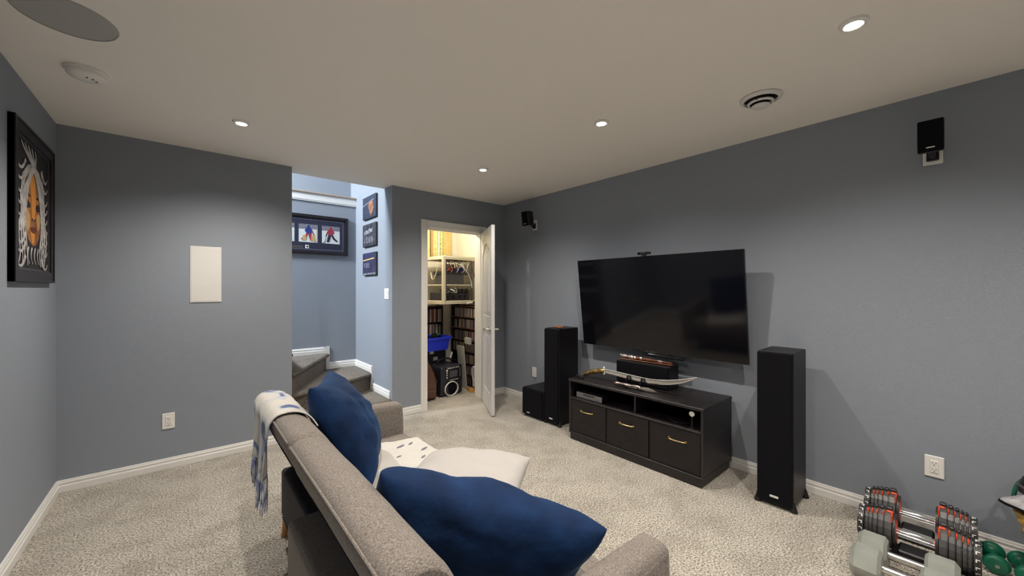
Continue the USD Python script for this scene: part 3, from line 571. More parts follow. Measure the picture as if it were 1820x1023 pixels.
obj('blade', bl, 'steel', t, 30)
obj('spine_edge', tube(np.c_[np.zeros(nb), up + [0, 0.001]], 0.0022, 6), 'bone', t, label='bright pale spine of the blade')
grip = bez([(0, 2.035, 0.628), (0, 2.09, 0.620), (0, 2.15, 0.604), (0, 2.20, 0.588), (0, 2.235, 0.572)], 26)
rad = 0.019 + 0.004 * np.abs(np.sin(np.linspace(0, 9, 26)))
obj('grip', tube(grip, rad, 12), 'gold', t, 40)
obj('pommel', tube(bez([(0, 2.228, 0.580), (0, 2.245, 0.560), (0, 2.240, 0.548)], 8), [0.018, 0.021, 0.022, 0.021, 0.019, 0.016, 0.012, 0.006], 12), 'gold', t, 40)
obj('guard', hull(np.vstack([trimesh.creation.icosphere(2, 0.010).vertices * [1, 0.9, 1] + [0, 2.04, z] for z in (0.602, 0.655)])), 'bone', t, 40, label='white guard of the hilt')
t = thing('sword_stand', 'small black two tier stand holding the sabre and the knife', 'stand', (2.765, 1.727, CZ), 90)
obj('base_bar', rbox(-0.085, 0.085, -0.030, 0.012, 0.0005, 0.010, 0.003), 'black_gloss', t)
for s in (-1, 1):
    x = s * 0.064
    obj('upright', prism([(-0.008, 0.0), (0.010, 0.0), (0.012, 0.018), (0.030, 0.013), (0.046, 0.010), (0.050, 0.024), (0.044, 0.024), (0.040, 0.018), (0.012, 0.030), (0.002, 0.055), (-0.012, 0.090), (-0.024, 0.088), (-0.022, 0.0505), (-0.043, 0.0505), (-0.043, 0.074), (-0.050, 0.076), (-0.052, 0.044), (-0.012, 0.040)], 0.010, 'x', x - 0.005).apply_translation([0, 0, 0.004]), 'black_gloss', t)
t = thing('knife', 'short engraved knife on the lower tier of the black stand', 'knife', (2.728, 1.70, 0.560))
bk = prism([(-0.055, 0.014), (-0.12, 0.020), (-0.16, 0.014), (-0.198, 0.002), (-0.15, -0.006), (-0.10, -0.008), (-0.055, -0.004)], 0.003, 'x', -0.0015)
obj('blade', bk, 'steel', t)
hk = tube(bez([(0, -0.055, 0.005), (0, 0.0, 0.010), (0, 0.06, 0.006), (0, 0.12, 0.008), (0, 0.165, 0.004)], 24), 0.010 + 0.003 * np.sin(np.linspace(0, 14, 24)), 10)
obj('handle', hk, 'pinkish', t, 40)
obj('pommel', trimesh.creation.icosphere(2, 0.013).apply_translation([0, 0.172, 0.003]), 'wood', t, 40)

t = thing('center_speaker', 'black center channel speaker on the console below the television', 'speaker', (2.975, 1.74, CZ), 90)
obj('cabinet', rbox(-0.24, 0.24, -0.085, 0.066, 0.001, 0.185, 0.004), 'black', t)
obj('grille', rbox(-0.236, 0.236, 0.066, 0.085, 0.006, 0.180, 0.006, 2), 'black_matte', t)
t = thing('sheathed_dagger', 'dagger in a mahogany sheath with silver fittings on top of the center speaker', 'dagger', (2.965, 1.745, CZ + 0.1865), 96)
# local +x = towards the far end of the room
obj('display_board', rbox(-0.235, 0.225, -0.022, 0.022, 0.0, 0.010, 0.004), 'wood', t)
sh = tube(bez([(-0.225, 0, 0.018), (-0.10, 0, 0.022), (0.05, 0, 0.024), (0.115, 0, 0.026)], 20), np.linspace(0.006, 0.016, 20), 12)
obj('sheath', sh, 'wood', t, 40)
obj('sheath_tip', cyl((-0.15, 0, 0.0205), (-0.115, 0, 0.0215), 0.0125, 14), 'steel', t, 40)
obj('handle', tube(bez([(0.112, 0, 0.026), (0.15, 0, 0.030), (0.20, 0, 0.032), (0.222, 0, 0.036)], 20), 0.013 + 0.003 * np.sin(np.linspace(0, 12, 20)), 10), 'pinkish', t, 40)
obj('fitting', cat_([cyl((x, 0, 0.026), (x + 0.018, 0, 0.0265), 0.018, 16) for x in (0.02, 0.075, 0.10)] + [cyl((0.115, 0, 0.03), (0.115, 0, 0.052), 0.004, 8)]), 'steel', t, 40)

# ------------------------------------------------------------------ television
t = thing('television', 'large flat black television on a tilted wall mount', 'television', (3.0, 1.722, 1.213), 90)
tilt = math.degrees(math.atan2(0.10, 0.82))
def tl(m): return rot(m, -tilt, [1, 0, 0])              # local y = into the room; top leans out
TW, TH = 0.740, 0.413
obj('back_shell', cat_([tl(hull(np.vstack([rbox(-TW, TW, -0.018, -0.004, -TH, TH, 0.003).vertices, rbox(-TW + 0.05, TW - 0.05, -0.028, -0.02, -TH + 0.05, TH - 0.05, 0.003).vertices])))]), 'black_plastic', t)
obj('bezel', tl(ring(TW, TH, 0.007, -0.004, 0.004)), 'black_gloss', t)
obj('screen', tl(box(-TW + 0.0072, TW - 0.0072, -0.0038, 0.0015, -TH + 0.0072, TH - 0.0072)), 'screen', t)
obj('logo_strip', tl(rbox(-0.03, 0.03, 0.002, 0.0055, -TH - 0.012, -TH - 0.001, 0.002)), 'black_gloss', t)
obj('wall_bracket', cat_([box(-0.25, 0.25, -0.149, -0.135, -0.17, 0.17), tl(box(-0.20, -0.17, -0.045, -0.024, -0.24, 0.24)), tl(box(0.17, 0.20, -0.045, -0.024, -0.24, 0.24)), box(-0.198, -0.172, -0.14, -0.032, -0.06, 0.06), box(0.172, 0.198, -0.14, -0.032, -0.06, 0.06)]), 'black_plastic', t)
t = thing('webcam', 'small black webcam perched on the top edge of the television', 'webcam', (2.945, 1.735, 1.622), 90)
obj('body', cat_([rbox(-0.060, 0.060, -0.002, 0.024, 0.012, 0.034, 0.008, 2)]), 'black_plastic', t, 40)
obj('camera_lens', cyl((0.036, 0.022, 0.023), (0.036, 0.030, 0.023), 0.010, 16), 'black_gloss', t); obj('sensor', cyl((-0.03, 0.022, 0.023), (-0.03, 0.027, 0.023), 0.006, 12), 'black_gloss', t)
obj('clip', cat_([box(-0.02, 0.02, 0.004, 0.016, 0.001, 0.014), ]), 'black_plastic', t)
t = thing('sound_sensor_bar', 'short black sensor bar hanging just under the television screen', 'sensor', (3.035, 1.60, 0.782), 90)
obj('body', rbox(-0.16, 0.16, -0.012, 0.016, -0.012, 0.012, 0.008, 2), 'black_gloss', t, 40)
obj('clip', box(-0.03, 0.03, -0.020, -0.008, 0.004, 0.020), 'black_plastic', t)

# ------------------------------------------------------------------ loudspeakers
def tower(label, x, y, rz):
    t = thing('tower_speaker', label, 'speaker', (x, y, 0), rz, 'tower speakers flanking the console')
    obj('cabinet', rbox(-0.095, 0.095, -0.150, 0.132, 0.022, 0.955, 0.004), 'black', t)
    obj('grille', rbox(-0.093, 0.093, 0.132, 0.152, 0.026, 0.948, 0.006, 2), 'black_matte', t)
    obj('plinth', rbox(-0.090, 0.090, -0.145, 0.130, 0.012, 0.022, 0.002), 'black_plastic', t)
    for a in (-1, 1):
        for b in (-0.135, 0.125): obj('foot', cyl((a * 0.096, b, 0.002), (a * 0.090, b, 0.055), 0.021, 14, 0.010), 'black_plastic', t, 40)
    obj('badge', rbox(-0.023, 0.023, 0.151, 0.1545, 0.060, 0.074, 0.004, 2), 'badge', t, label='small silver badge')
    return t
tower('black tower speaker with silver badge standing alone right of the console', 2.910, 0.752, 90)
tower('black tower speaker left of the console, next to the low subwoofer', 2.905, 2.640, 90)
t = thing('coaster', 'small orange wooden block on top of the left tower speaker', 'block', (2.865, 2.635, 0.957), 75)
obj('block', rbox(-0.045, 0.045, -0.028, 0.028, 0.0, 0.012, 0.004), 'orange_wood', t)
obj('inlay', rbox(-0.030, 0.030, -0.015, 0.015, 0.011, 0.0145, 0.002), 'wood', t)
t = thing('subwoofer', 'low black subwoofer box beside the left tower speaker', 'subwoofer', (2.925, 2.905, 0), 90)
obj('cabinet', rbox(-0.150, 0.150, -0.190, 0.160, 0.022, 0.305, 0.006), 'black', t)
obj('grille', rbox(-0.147, 0.147, 0.160, 0.182, 0.026, 0.300, 0.008, 2), 'black_matte', t)
for a in (-1, 1):
    for b in (-0.16, 0.14): obj('foot', cyl((a * 0.12, b, 0.001), (a * 0.12, b, 0.024), 0.018, 14), 'black_plastic', t)
obj('badge', rbox(0.030, 0.072, 0.181, 0.1845, 0.046, 0.058, 0.004, 2), 'badge', t, label='small silver badge')

def satellite(label, y, z, dy):
    p = on_wall('speaker_wall_plate', 'white wall plate behind ' + label, 'wall plate', 'right', y + dy, z - 0.055, 'wall plates of the small speakers')
    obj('cover_plate', rbox(-0.038, 0.038, 0.0005, 0.008, -0.060, 0.060, 0.003), 'white_plastic', p)
    for s in (-1, 1): obj('screw', cyl((0, 0.0075, s * 0.048), (0, 0.0095, s * 0.048), 0.0035, 10), 'offwhite', p)
    t = on_wall('satellite_speaker', label, 'speaker', 'right', y, z, 'small speakers on the right wall')
    sp = lambda m: rot(m, -8, [1, 0, 0]).apply_translation([0, 0.155, 0.0])
    obj('cabinet', sp(hull(np.vstack([rbox(-0.048, 0.048, 0.0, 0.042, -0.082, 0.082, 0.006).vertices, rbox(-0.036, 0.036, -0.06, -0.05, -0.076, 0.076, 0.006).vertices]))), 'black_plastic', t)
    obj('grille', sp(rbox(-0.046, 0.046, 0.042, 0.052, -0.080, 0.080, 0.006, 2)), 'black_matte', t)
    obj('badge', sp(rbox(-0.016, 0.016, 0.0515, 0.0540, -0.062, -0.055, 0.002)), 'badge', t, label='small silver badge')
    obj('bracket_arm', cat_([rbox(dy - 0.024, dy + 0.024, 0.0085, 0.022, -0.098, -0.035, 0.004), tube(bez([(dy, 0.016, -0.075), (dy * 0.6, 0.055, -0.074), (0, 0.095, -0.055), (0, 0.115, -0.030)], 14), 0.013, 10)]), 'black_plastic', t, 40)
satellite('small black wall speaker nearest the camera on the right wall', 0.108, 2.146, -0.002)
satellite('small black wall speaker near the closet corner of the right wall', 3.238, 2.156, 0.038)
# ------------------------------------------------------------------ sofa
SY0, SY1 = 0.545, 2.445
def soft(x0, x1, y0, y1, z0, z1, r, puff=0.012, seed=0):
    m = rbox(x0, x1, y0, y1, z0, z1, r, 4); m = m.subdivide_to_size(0.05, max_iter=8)
    m.merge_vertices(); v = np.array(m.vertices); c = np.array([(x0 + x1) / 2, (y0 + y1) / 2, (z0 + z1) / 2]); h = np.array([x1 - x0, y1 - y0, z1 - z0]) / 2
    q = (v - c) / h; n = m.vertex_normals
    v += n * (puff * np.prod(np.sort(np.clip(1 - np.abs(q) ** 3, 0, 1), 1)[:, 1:], 1))[:, None] + n * (0.004 * (meshkit.fbm(v * 7 + seed, 3, seed) - 0.5))[:, None]
    return trimesh.Trimesh(v, m.faces, process=False)
t = thing('sofa', 'brown grey tweed sofa bed with low arms seen from behind', 'sofa', (0, 0, 0))
obj('base_rail', rbox(0.40, 1.03, SY0 + 0.105, SY1 - 0.105, 0.145, 0.265, 0.02, 3), 'sofa', t, 40)
for a, b in ((SY0 + 0.108, 1.185), (1.19, 1.76)): obj('rear_base_block', soft(0.312, 0.470, a, b, 0.150, 0.415, 0.022, 0.006, 9), 'sofa', t, True)
obj('rear_dark_block', rbox(0.385, 0.470, 1.765, SY1 - 0.11, 0.150, 0.40, 0.02, 2), 'sofa_dark', t, 40, label='dark block under the far half of the back')  # far stretch of the rear base, coloured much darker than the tweed blocks
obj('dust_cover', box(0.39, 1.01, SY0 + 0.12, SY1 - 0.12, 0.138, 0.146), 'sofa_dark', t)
YM = (SY0 + SY1) / 2
for k, (a, b) in enumerate(((SY0 + 0.105, YM - 0.003), (YM + 0.003, SY1 - 0.105))): obj('seat_cushion', soft(0.475, 1.085, a, b, 0.268, 0.425, 0.035, 0.010, k), 'sofa', t, True)
# back: two padded sections, leaning back; profile in x-z
def back_section(y0, y1, seed):
    prof = np.array([(0.478, 0.335), (0.512, 0.38), (0.500, 0.47), (0.470, 0.60), (0.440, 0.70), (0.410, 0.775), (0.380, 0.812), (0.345, 0.829), (0.310, 0.830), (0.285, 0.823), (0.271, 0.806), (0.270, 0.785), (0.279, 0.750), (0.290, 0.715), (0.305, 0.690), (0.335, 0.645), (0.385, 0.55), (0.430, 0.45), (0.455, 0.37)])
    prof = np.vstack([prof, prof[:1]]); c = bez(np.c_[prof, np.zeros(len(prof))], 61)[:-1, :2]
    ys = np.r_[y0, y0 + 0.004, y0 + 0.014, y0 + 0.03, np.linspace(y0 + 0.06, y1 - 0.06, 22), y1 - 0.03, y1 - 0.014, y1 - 0.004, y1]
    cen = c.mean(0); P = []
    for y in ys:
        dd = min(y - y0, y1 - y) ; s = 1 - 0.20 * max(0, 1 - dd / 0.03) ** 2.2 if dd < 0.03 else 1.0
        off = c - cen; L = np.linalg.norm(off, axis=1, keepdims=True)
        q = cen + off * ((L - (1 - s) * 0.11) / L)
        P.append(np.c_[q[:, 0], np.full(len(q), y), q[:, 1]])
    P = np.array(P); P += (0.006 * (meshkit.fbm(P * [6, 5, 6] + seed, 3, seed) - 0.5))[..., None] * [1, 0, 1]
    n, k = P.shape[:2]; i, j = np.meshgrid(np.arange(n - 1), np.arange(k), indexing='ij'); jj = (j + 1) % k
    q = np.stack([i * k + j, i * k + jj, (i + 1) * k + jj, (i + 1) * k + j], -1).reshape(-1, 4)
    v = np.vstack([P.reshape(-1, 3), P[0].mean(0)[None], P[-1].mean(0)[None]]); f = [q[:, [0, 1, 2]], q[:, [0, 2, 3]]]
    a = np.arange(k); b = (a + 1) % k; f += [np.stack([np.full(k, n * k), b, a], 1), np.stack([np.full(k, n * k + 1), (n - 1) * k + a, (n - 1) * k + b], 1)]
    m = trimesh.Trimesh(v, np.vstack(f), process=False); m.fix_normals(); return m
for k, (a, b) in enumerate(((SY0 + 0.108, YM - 0.002), (YM + 0.002, SY1 - 0.185))):
    bc = obj('back_cushion', back_section(a, b, k + 5), 'sofa', t, 50)
    obj('piping', tube(bez([(0.2695, a + 0.02, 0.808), (0.270, (a + b) / 2, 0.809), (0.2695, b - 0.02, 0.808)], 30), 0.0035, 6), 'sofa', bc, 40)
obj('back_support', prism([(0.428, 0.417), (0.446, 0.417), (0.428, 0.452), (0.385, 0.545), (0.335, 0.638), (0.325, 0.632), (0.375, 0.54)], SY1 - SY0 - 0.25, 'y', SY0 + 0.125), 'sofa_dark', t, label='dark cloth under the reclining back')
def arm(y0, y1, sgn):
    m = soft(0.46, 1.075, y0, y1, 0.14, 0.605, 0.028, 0.012, 3); return m
obj('armrest', arm(SY0, SY0 + 0.10, 1), 'sofa', t, True)
obj('armrest', arm(SY1 - 0.10, SY1, -1), 'sofa', t, True)
for x in (0.43, 0.99):
    for y in (SY0 + 0.05, YM, SY1 - 0.05):
        z = 0.144 if y != YM else 0.140
        obj('sofa_leg', cyl((x + (0.02 if x > 0.7 else -0.02), y, 0.0), (x, y, z), 0.014, 16, 0.024), 'leg_wood', t, 40)

# ------------------------------------------------------------------ cushions and throws
def cushion(name, label, w, h, th, origin, ex, ey, mat, seed, group=None, wr=0.012, pinch=0.08):
    t = thing(name, label, 'cushion', origin, 0, group)
    m = pillow(w, h, th, seed, 48, wr, pinch)
    obj('cover', place(m, (0, 0, 0), ex, ey), mat, t, True)
    u = np.linspace(-1, 1, 25); e_ = [(w / 2 * a, h / 2 * (1 - pinch * (1 - a * a)), 0) for a in u]
    obj('seam', place(tube(np.array(e_), 0.0028, 6), (0, 0, 0), ex, ey), mat, t, 40)
    return t
B1 = np.array
cushion('blue_cushion', 'navy velvet cushion against the far end of the sofa back', 0.50, 0.50, 0.22, (0.605, 1.945, 0.695), (0.435, -0.24, -0.866), (0.25, 0.45, -0.115), 'blue_velvet', 1, 'navy cushions on the sofa', 0.02)
cushion('blue_cushion', 'large navy velvet cushion nearest the camera in the near corner of the sofa', 0.655, 0.47, 0.25, (0.674, 0.968, 0.572), (0.505, -0.33, -0.195), (0.05, 0.60, -0.75), 'blue_velvet', 8, 'navy cushions on the sofa', 0.024, 0.0)
cushion('white_cushion', 'plain cream cushion lying on the sofa seat beside the navy cushion', 0.50, 0.46, 0.17, (0.925, 1.40, 0.512), (0.60, -0.79, 0.03), (0.79, 0.60, 0.06), 'white_cotton', 5, None, 0.014, 0.02)

# throw over the sofa back
def back_path(s):
    """cross-section path of the cloth over the sofa back, s from 0 (front) to 1 (rear bottom)"""
    c = bez([(0.421, 0, 0.772), (0.405, 0, 0.799), (0.386, 0, 0.820), (0.347, 0, 0.838), (0.308, 0, 0.8395), (0.277, 0, 0.830), (0.259, 0, 0.806), (0.256, 0, 0.76), (0.258, 0, 0.70), (0.260, 0, 0.63), (0.262, 0, 0.57)], 200)
    i = np.clip(s, 0, 1) * 199; return c[i.astype(int)]
NS, NT = 60, 44
S, Tt = np.meshgrid(np.linspace(0, 1, NS), np.linspace(0, 1, NT), indexing='ij')
ynear = 1.74 + 0.12 * S; yfar = 2.215 - 0.02 * S
P = back_path(S.ravel()).reshape(NS, NT, 3)
P[..., 1] = ynear + (yfar - ynear) * Tt
hang = np.clip((S - 0.45) / 0.55, 0, 1)
P[..., 0] += -hang * (0.010 + 0.013 * np.sin(Tt * 17 + S * 2))
P[..., 1] += hang * 0.02 * np.sin(Tt * 9 + 1)
P[..., 2] += 0.003 * (1 - hang) * np.sin(Tt * 23 + S * 9) + hang * 0.06 * (Tt - 0.5)
t = thing('throw_blanket', 'white and blue fringed throw draped over the far end of the sofa back', 'throw')
obj('cloth', sheet(P, 0.006), 'throw', t, True)
rg = random.Random(11); fr = []
for k in range(74):
    u = k / 73; jx = int(round(u * (NT - 1))); p = P[-1, jx].copy(); p[1] += rg.uniform(-0.004, 0.004)
    L = rg.uniform(0.10, 0.16); sw = rg.uniform(-0.018, 0.018)
    fr.append(tube(bez([p, p + [rg.uniform(-0.008, 0.004), sw * 0.4, -L * 0.5], p + [rg.uniform(-0.012, 0.004), sw, -L]], 6), [0.0035, 0.003, 0.0032, 0.003, 0.0026, 0.0015], 5))
obj('fringe', cat_(fr), 'fringe', t, True, label='long blue and white fringe', kind='stuff')
# throw spread on the seat
n1, n2 = 46, 46
A_, B_ = np.meshgrid(np.linspace(0, 1, n1), np.linspace(0, 1, n2), indexing='ij')
c00, c10, c01, c11 = B1([0.58, 1.62]), B1([1.04, 1.52]), B1([0.74, 2.20]), B1([1.115, 2.10])
XY = (1 - A_)[..., None] * (1 - B_)[..., None] * c00 + A_[..., None] * (1 - B_)[..., None] * c10 + (1 - A_)[..., None] * B_[..., None] * c01 + A_[..., None] * B_[..., None] * c11
z = 0.447 + 0.018 * meshkit.fbm(np.stack([A_ * 4, B_ * 4, A_ * 0], -1), 3, 4)
over = np.clip(XY[..., 0] - 1.06, 0, 1); z = z - over * 1.3
P2 = np.concatenate([XY, z[..., None]], -1); P2[..., 0] -= over * 0.35
t = thing('seat_throw', 'cream throw with slate marks spread across the sofa seat', 'throw')
obj('cloth', sheet(P2, 0.006), 'seat_throw', t, True)
mk = []
for (a, b, la, ro) in [(0.55, 0.83, 0.055, 20), (0.70, 0.88, 0.04, 35), (0.80, 0.70, 0.05, 25), (0.88, 0.56, 0.045, 40), (0.45, 0.6, 0.03, 10), (0.72, 0.52, 0.035, 30)]:
    ia, ib = int(a * (n1 - 1)), int(b * (n2 - 1)); base = P2[ia, ib] + [0, 0, 0.0042]
    mk.append(rot(prism(ell(0, 0, la / 2, la / 6, 14), 0.0015), ro, [0, 0, 1]).apply_translation(base))
obj('woven_mark', cat_(mk), 'throw_mark', t, label='slate blue woven marks')

# ------------------------------------------------------------------ dumbbells
def adjustable(label, x, y, z):
    t = thing('adjustable_dumbbell', label, 'dumbbell', (x, y, z), 90, 'adjustable dumbbells by the right wall')
    obj('tray', cat_([rbox(-0.20, 0.20, -0.085, 0.085, -0.118, -0.100, 0.006), rbox(-0.06, 0.06, -0.05, 0.05, -0.101, -0.070, 0.006)] + [rbox(s * 0.075, s * 0.195, q * 0.080, q * 0.090, -0.101, -0.060, 0.003) for s in (-1, 1) for q in (-1, 1)]), 'black_plastic', t)
    hd = [(0.0, -0.066)]; zz = np.linspace(-0.066, 0.066, 27)
    obj('handle', move(rot(lathe([(0, -0.068)] + [(0.0155 + 0.0025 * math.cos(z_ * 34) , z_) for z_ in zz] + [(0, 0.068)], 20), 90, [0, 1, 0]), (0, 0, 0)), 'chrome', t, 40)
    obj('handle_rail', cat_([cyl((-0.068, s * 0.027, 0.0), (0.068, s * 0.027, 0.0), 0.006, 12) for s in (-1, 1)]), 'chrome', t, 40)
    for s in (-1, 1):
        x0 = 0.070
        obj('selector_disc', cyl((s * (x0 - 0.003), 0, 0), (s * (x0 + 0.007), 0, 0), 0.078, 36), 'dumb_black', t)
        obj('red_ring', cyl((s * (x0 - 0.0045), 0, 0), (s * (x0 - 0.0032), 0, 0), 0.052, 30), 'red', t, label='red orange dial face')
        for k in range(5):
            a = x0 + 0.009 + (0, 0.0300, 0.0530, 0.0720, 0.0875)[k]; pw = (0.0245, 0.0170, 0.0132, 0.0102, 0.0090)[k]; r = 0.101 - 0.0045 * k
            oc = [(r * math.cos(q) * 0.86, r * math.sin(q)) for q in np.linspace(0, 2 * np.pi, 20, endpoint=False)]
            pl_ = prism(oc, pw, 'x', 0); 
            if s < 0: pl_ = move(pl_, (-(a + pw), 0, 0))
            else: pl_ = move(pl_, (a, 0, 0))
            p_ = obj('weight_plate', pl_, 'dumb_grey', t)
            rim = prism([(q[0] * 1.03, q[1] * 1.03) for q in oc], 0.0036, 'x', s * (a + pw + 0.0018) - 0.0018)
            obj('plate_rim', rim, 'dumb_black', p_)
            obj('plate_clip', cat_([move(rbox(s * (a + 0.001), s * (a + pw), -0.015, 0.015, r * 0.98, r + 0.010, 0.003), (0, 0, 0))]), 'dumb_black', p_)
            obj('red_tab', cat_([rbox(s * (a - 0.0015), s * (a + 0.020), 0.018, 0.036, r * 0.91, r * 0.985, 0.002), rbox(s * (a - 0.0030), s * (a + 0.0025), 0.018, 0.075, r * 0.60, r * 0.96, 0.002)]) if k == 0 else rbox(s * (a - 0.0015), s * (a + 0.0035), 0.014, 0.052, r * 0.80, r * 0.985, 0.001), 'red', p_, label='red orange tab')
        b = x0 + 0.009 + 0.1035
        d_ = obj('end_dial', cyl((s * b, 0, 0), (s * (b + 0.024), 0, 0), 0.076, 36), 'dumb_black', t)
        mk = []
        for q in range(14):
            a = q * 2 * np.pi / 14
            m = cat_([rbox(s * (b + 0.005), s * (b + 0.019), -0.007, -0.003, 0.0745, 0.0772, 0.001), rbox(s * (b + 0.005), s * (b + 0.010), -0.003, 0.007, 0.0745, 0.0770, 0.001)]); mk.append(rot(m, math.degrees(a), [1, 0, 0]))
            mk.append(rot(box(min(s * (b + 0.0235), s * (b + 0.0248)), max(s * (b + 0.0235), s * (b + 0.0248)), -0.004, 0.004, 0.058, 0.068), math.degrees(a), [1, 0, 0]))
        obj('dial_marking', cat_(mk), 'white_mark', d_, label='ring of white weight numbers')
adjustable('black adjustable dumbbell with red tabs, against the right wall behind the other', 3.005, 0.157, 0.120)
adjustable('black adjustable dumbbell with red tabs, between the wall one and the grey hexagonal pair', 2.745, 0.150, 0.120)
def hexd(label, x, y, dz=0.0):
    t = thing('hex_dumbbell', label, 'dumbbell', (x, y, 0.0655), 90, 'grey hexagonal dumbbells on the carpet')
    R = 0.075
    for s in (-1, 1):
        pr = []
        for xx, k in ((0.060, 0.80), (0.072, 1.0), (0.150, 1.0), (0.168, 0.72)):
            pr.append([(s * xx, R * k * math.cos(a), R * k * math.sin(a)) for a in np.arange(6) * np.pi / 3])
        obj('hex_head', hull(np.vstack(pr)), 'hex_grey', t)
        obj('end_mark', prism(ell(0, 0, 0.022, 0.022, 20), 0.0012, 'x', s * 0.1685 - 0.0006), 'dumb_grey', t)
    zz = np.linspace(-0.063, 0.063, 21)
    obj('handle', rot(lathe([(0, -0.063)] + [(0.0165 - 0.06 * z_ * z_ , z_) for z_ in zz] + [(0, 0.063)], 24), 90, [0, 1, 0]), 'steel', t, 40)
    return t
hexd('grey hexagonal dumbbell beside the black adjustable one', 2.575, 0.172)
hexd('grey hexagonal dumbbell nearest the camera, cut by the bottom edge', 2.425, 0.178)
def vinyl(label, x, y, rz, R=0.043):
    t = thing('green_dumbbell', label, 'dumbbell', (x, y, R), rz, 'green vinyl dumbbells at the right wall')
    prof = [(0, -0.090), (0.020, -0.090), (R * 0.80, -0.086), (R * 0.98, -0.077), (R, -0.066), (R * 0.93, -0.055), (0.026, -0.047), (0.019, -0.038), (0.0175, 0.0)]
    prof = prof + [(r, -z) for r, z in prof[::-1][1:]]
    c = bez([(r, 0, z) for r, z in prof], 60); c[:, 0] = np.maximum(c[:, 0], 0); c[0, 0] = c[-1, 0] = 0
    obj('body', rot(lathe([(p[0], p[2]) for p in c], 36), 90, [0, 1, 0]), 'green', t, True)
    for s in (-1, 1): obj('weight_mark', cyl((s * 0.0895, 0, 0), (s * 0.0915, 0, 0), 0.0075, 18), 'hex_grey', t, label='pale weight mark')
vinyl('green vinyl dumbbell right behind the end of the adjustable dumbbells', 2.985, -0.100, 4)
vinyl('green vinyl dumbbell at the right edge of the frame under the basket', 2.975, -0.190, 6)
# basket with gym things
BX, BY = 2.925, -0.372
t = thing('wicker_basket', 'golden wicker basket at the right edge by the wall', 'basket', (BX, BY, 0))
obj('base', lathe([(0, 0.002), (0.095, 0.002), (0.100, 0.010), (0, 0.012)], 32), 'wicker', t)
for k in range(17):
    z = 0.014 + k * 0.0195; r = 0.110 + 0.100 * (k / 16)
    pts = [((r + 0.0035 * math.cos(a * 11 + (k % 2) * np.pi)) * math.cos(a), (r + 0.0035 * math.cos(a * 11 + (k % 2) * np.pi)) * math.sin(a), z) for a in np.linspace(0, 2 * np.pi, 67)[:-1]]
    obj('wicker_band', tube(pts, 0.0105, 7, True), 'wicker', t, 50)
obj('inner_wall', lathe([(0.096, 0.012), (0.196, 0.325), (0.200, 0.325), (0.100, 0.012)], 32), 'wicker', t, 40)
t = thing('grey_mesh_bag', 'grey mesh bag spilling over the rim of the wicker basket', 'bag', (BX, BY, 0.345))
n = 40; ph = np.linspace(0, 2 * np.pi, n, endpoint=False); rr = np.linspace(0.0, 1, 14)
ring_r = 0.205 + 0.055 * np.exp(-((ph - 1.75) / 0.40) ** 2) 
pr = [[((q * ring_r[i]) * math.cos(ph[i]), (q * ring_r[i]) * math.sin(ph[i]), (0.085 * (1 - q ** 2) + 0.018 * math.sin(5 * ph[i] + 4 * q) * q * (1 - 0.6 * q)) + 0.018) for i in range(n)] for q in rr]
Pg = np.array(pr); Pg = np.concatenate([Pg, Pg[:, :1]], 1)
obj('mesh_body', sheet(Pg, 0.012), 'grey_cloth', t, True)
obj('zip_edge', tube([tuple(Pg[-1, i] * [1.01, 1.01, 1] + [0, 0, -0.003]) for i in range(n)], 0.006, 6, True), 'black_matte', t, 40)
t = thing('black_shaker', 'rounded black bottle poking out of the wicker basket', 'bottle', (BX + 0.045, BY + 0.157, 0.442))
obj('body', rot(lathe([(0, -0.055), (0.030, -0.055), (0.038, -0.04), (0.042, 0.01), (0.036, 0.045), (0.018, 0.062), (0, 0.064)], 32), 24, [1, 0, 0]), 'black_plastic', t, 50)
obj('cap_band', rot(lathe([(0.0385, -0.030), (0.0425, -0.030), (0.0432, -0.020), (0.040, -0.020)], 32), 24, [1, 0, 0]), 'electronics', t, 40)
t = thing('green_resistance_band', 'green exercise band standing behind the black bottle in the basket', 'exercise band', (BX + 0.14, BY + 0.180, 0.350))
obj('band', tube(bez([(0, -0.02, -0.03), (0, -0.018, 0.05), (0, 0.0, 0.075), (0, 0.018, 0.05), (0, 0.02, -0.03)], 24), 0.008, 8), 'green', t, 40)

# ------------------------------------------------------------------ closet contents
def books(surface_pts, n, along, h, depth, mats, name, label, cat, group, gap=0.0, w=(0.010, 0.012), lean=0.0, rng=None, hv=0.0):
    """n cases in a row: surface_pts = start point (x,y,z), along = unit direction, depth direction is to the right-hand side of it (into the shelf)"""
    p = np.array(surface_pts, float); d = np.array(along, float); dep = np.array([d[1], -d[0], 0.0])
    for k in range(n):
        wi = rng.uniform(*w); hh = h - rng.uniform(0, hv); rec = rng.uniform(0, 0.008)
        c = p + d * (wi / 2) + dep * (depth / 2 + rec)
        ci = rng.choices(range(len(mats[0])), mats[1])[0]
        m = trimesh.creation.box([wi * 0.93, depth, hh]); m.apply_translation([0, 0, hh / 2])
        o = usdkit.mesh(stage, '/World/' + numbered('/World', name), m, mats[0][ci])
        o.AddTranslateOp().Set(Gf.Vec3d(*map(float, c))); o.AddRotateZOp().Set(math.degrees(math.atan2(d[1], d[0])))
        tag(o, label % CDN[ci], cat, group)
        p = p + d * (wi + gap)
rgc = random.Random(21); CDN = ['white', 'grey', 'black', 'red', 'navy', 'brown', 'tan']
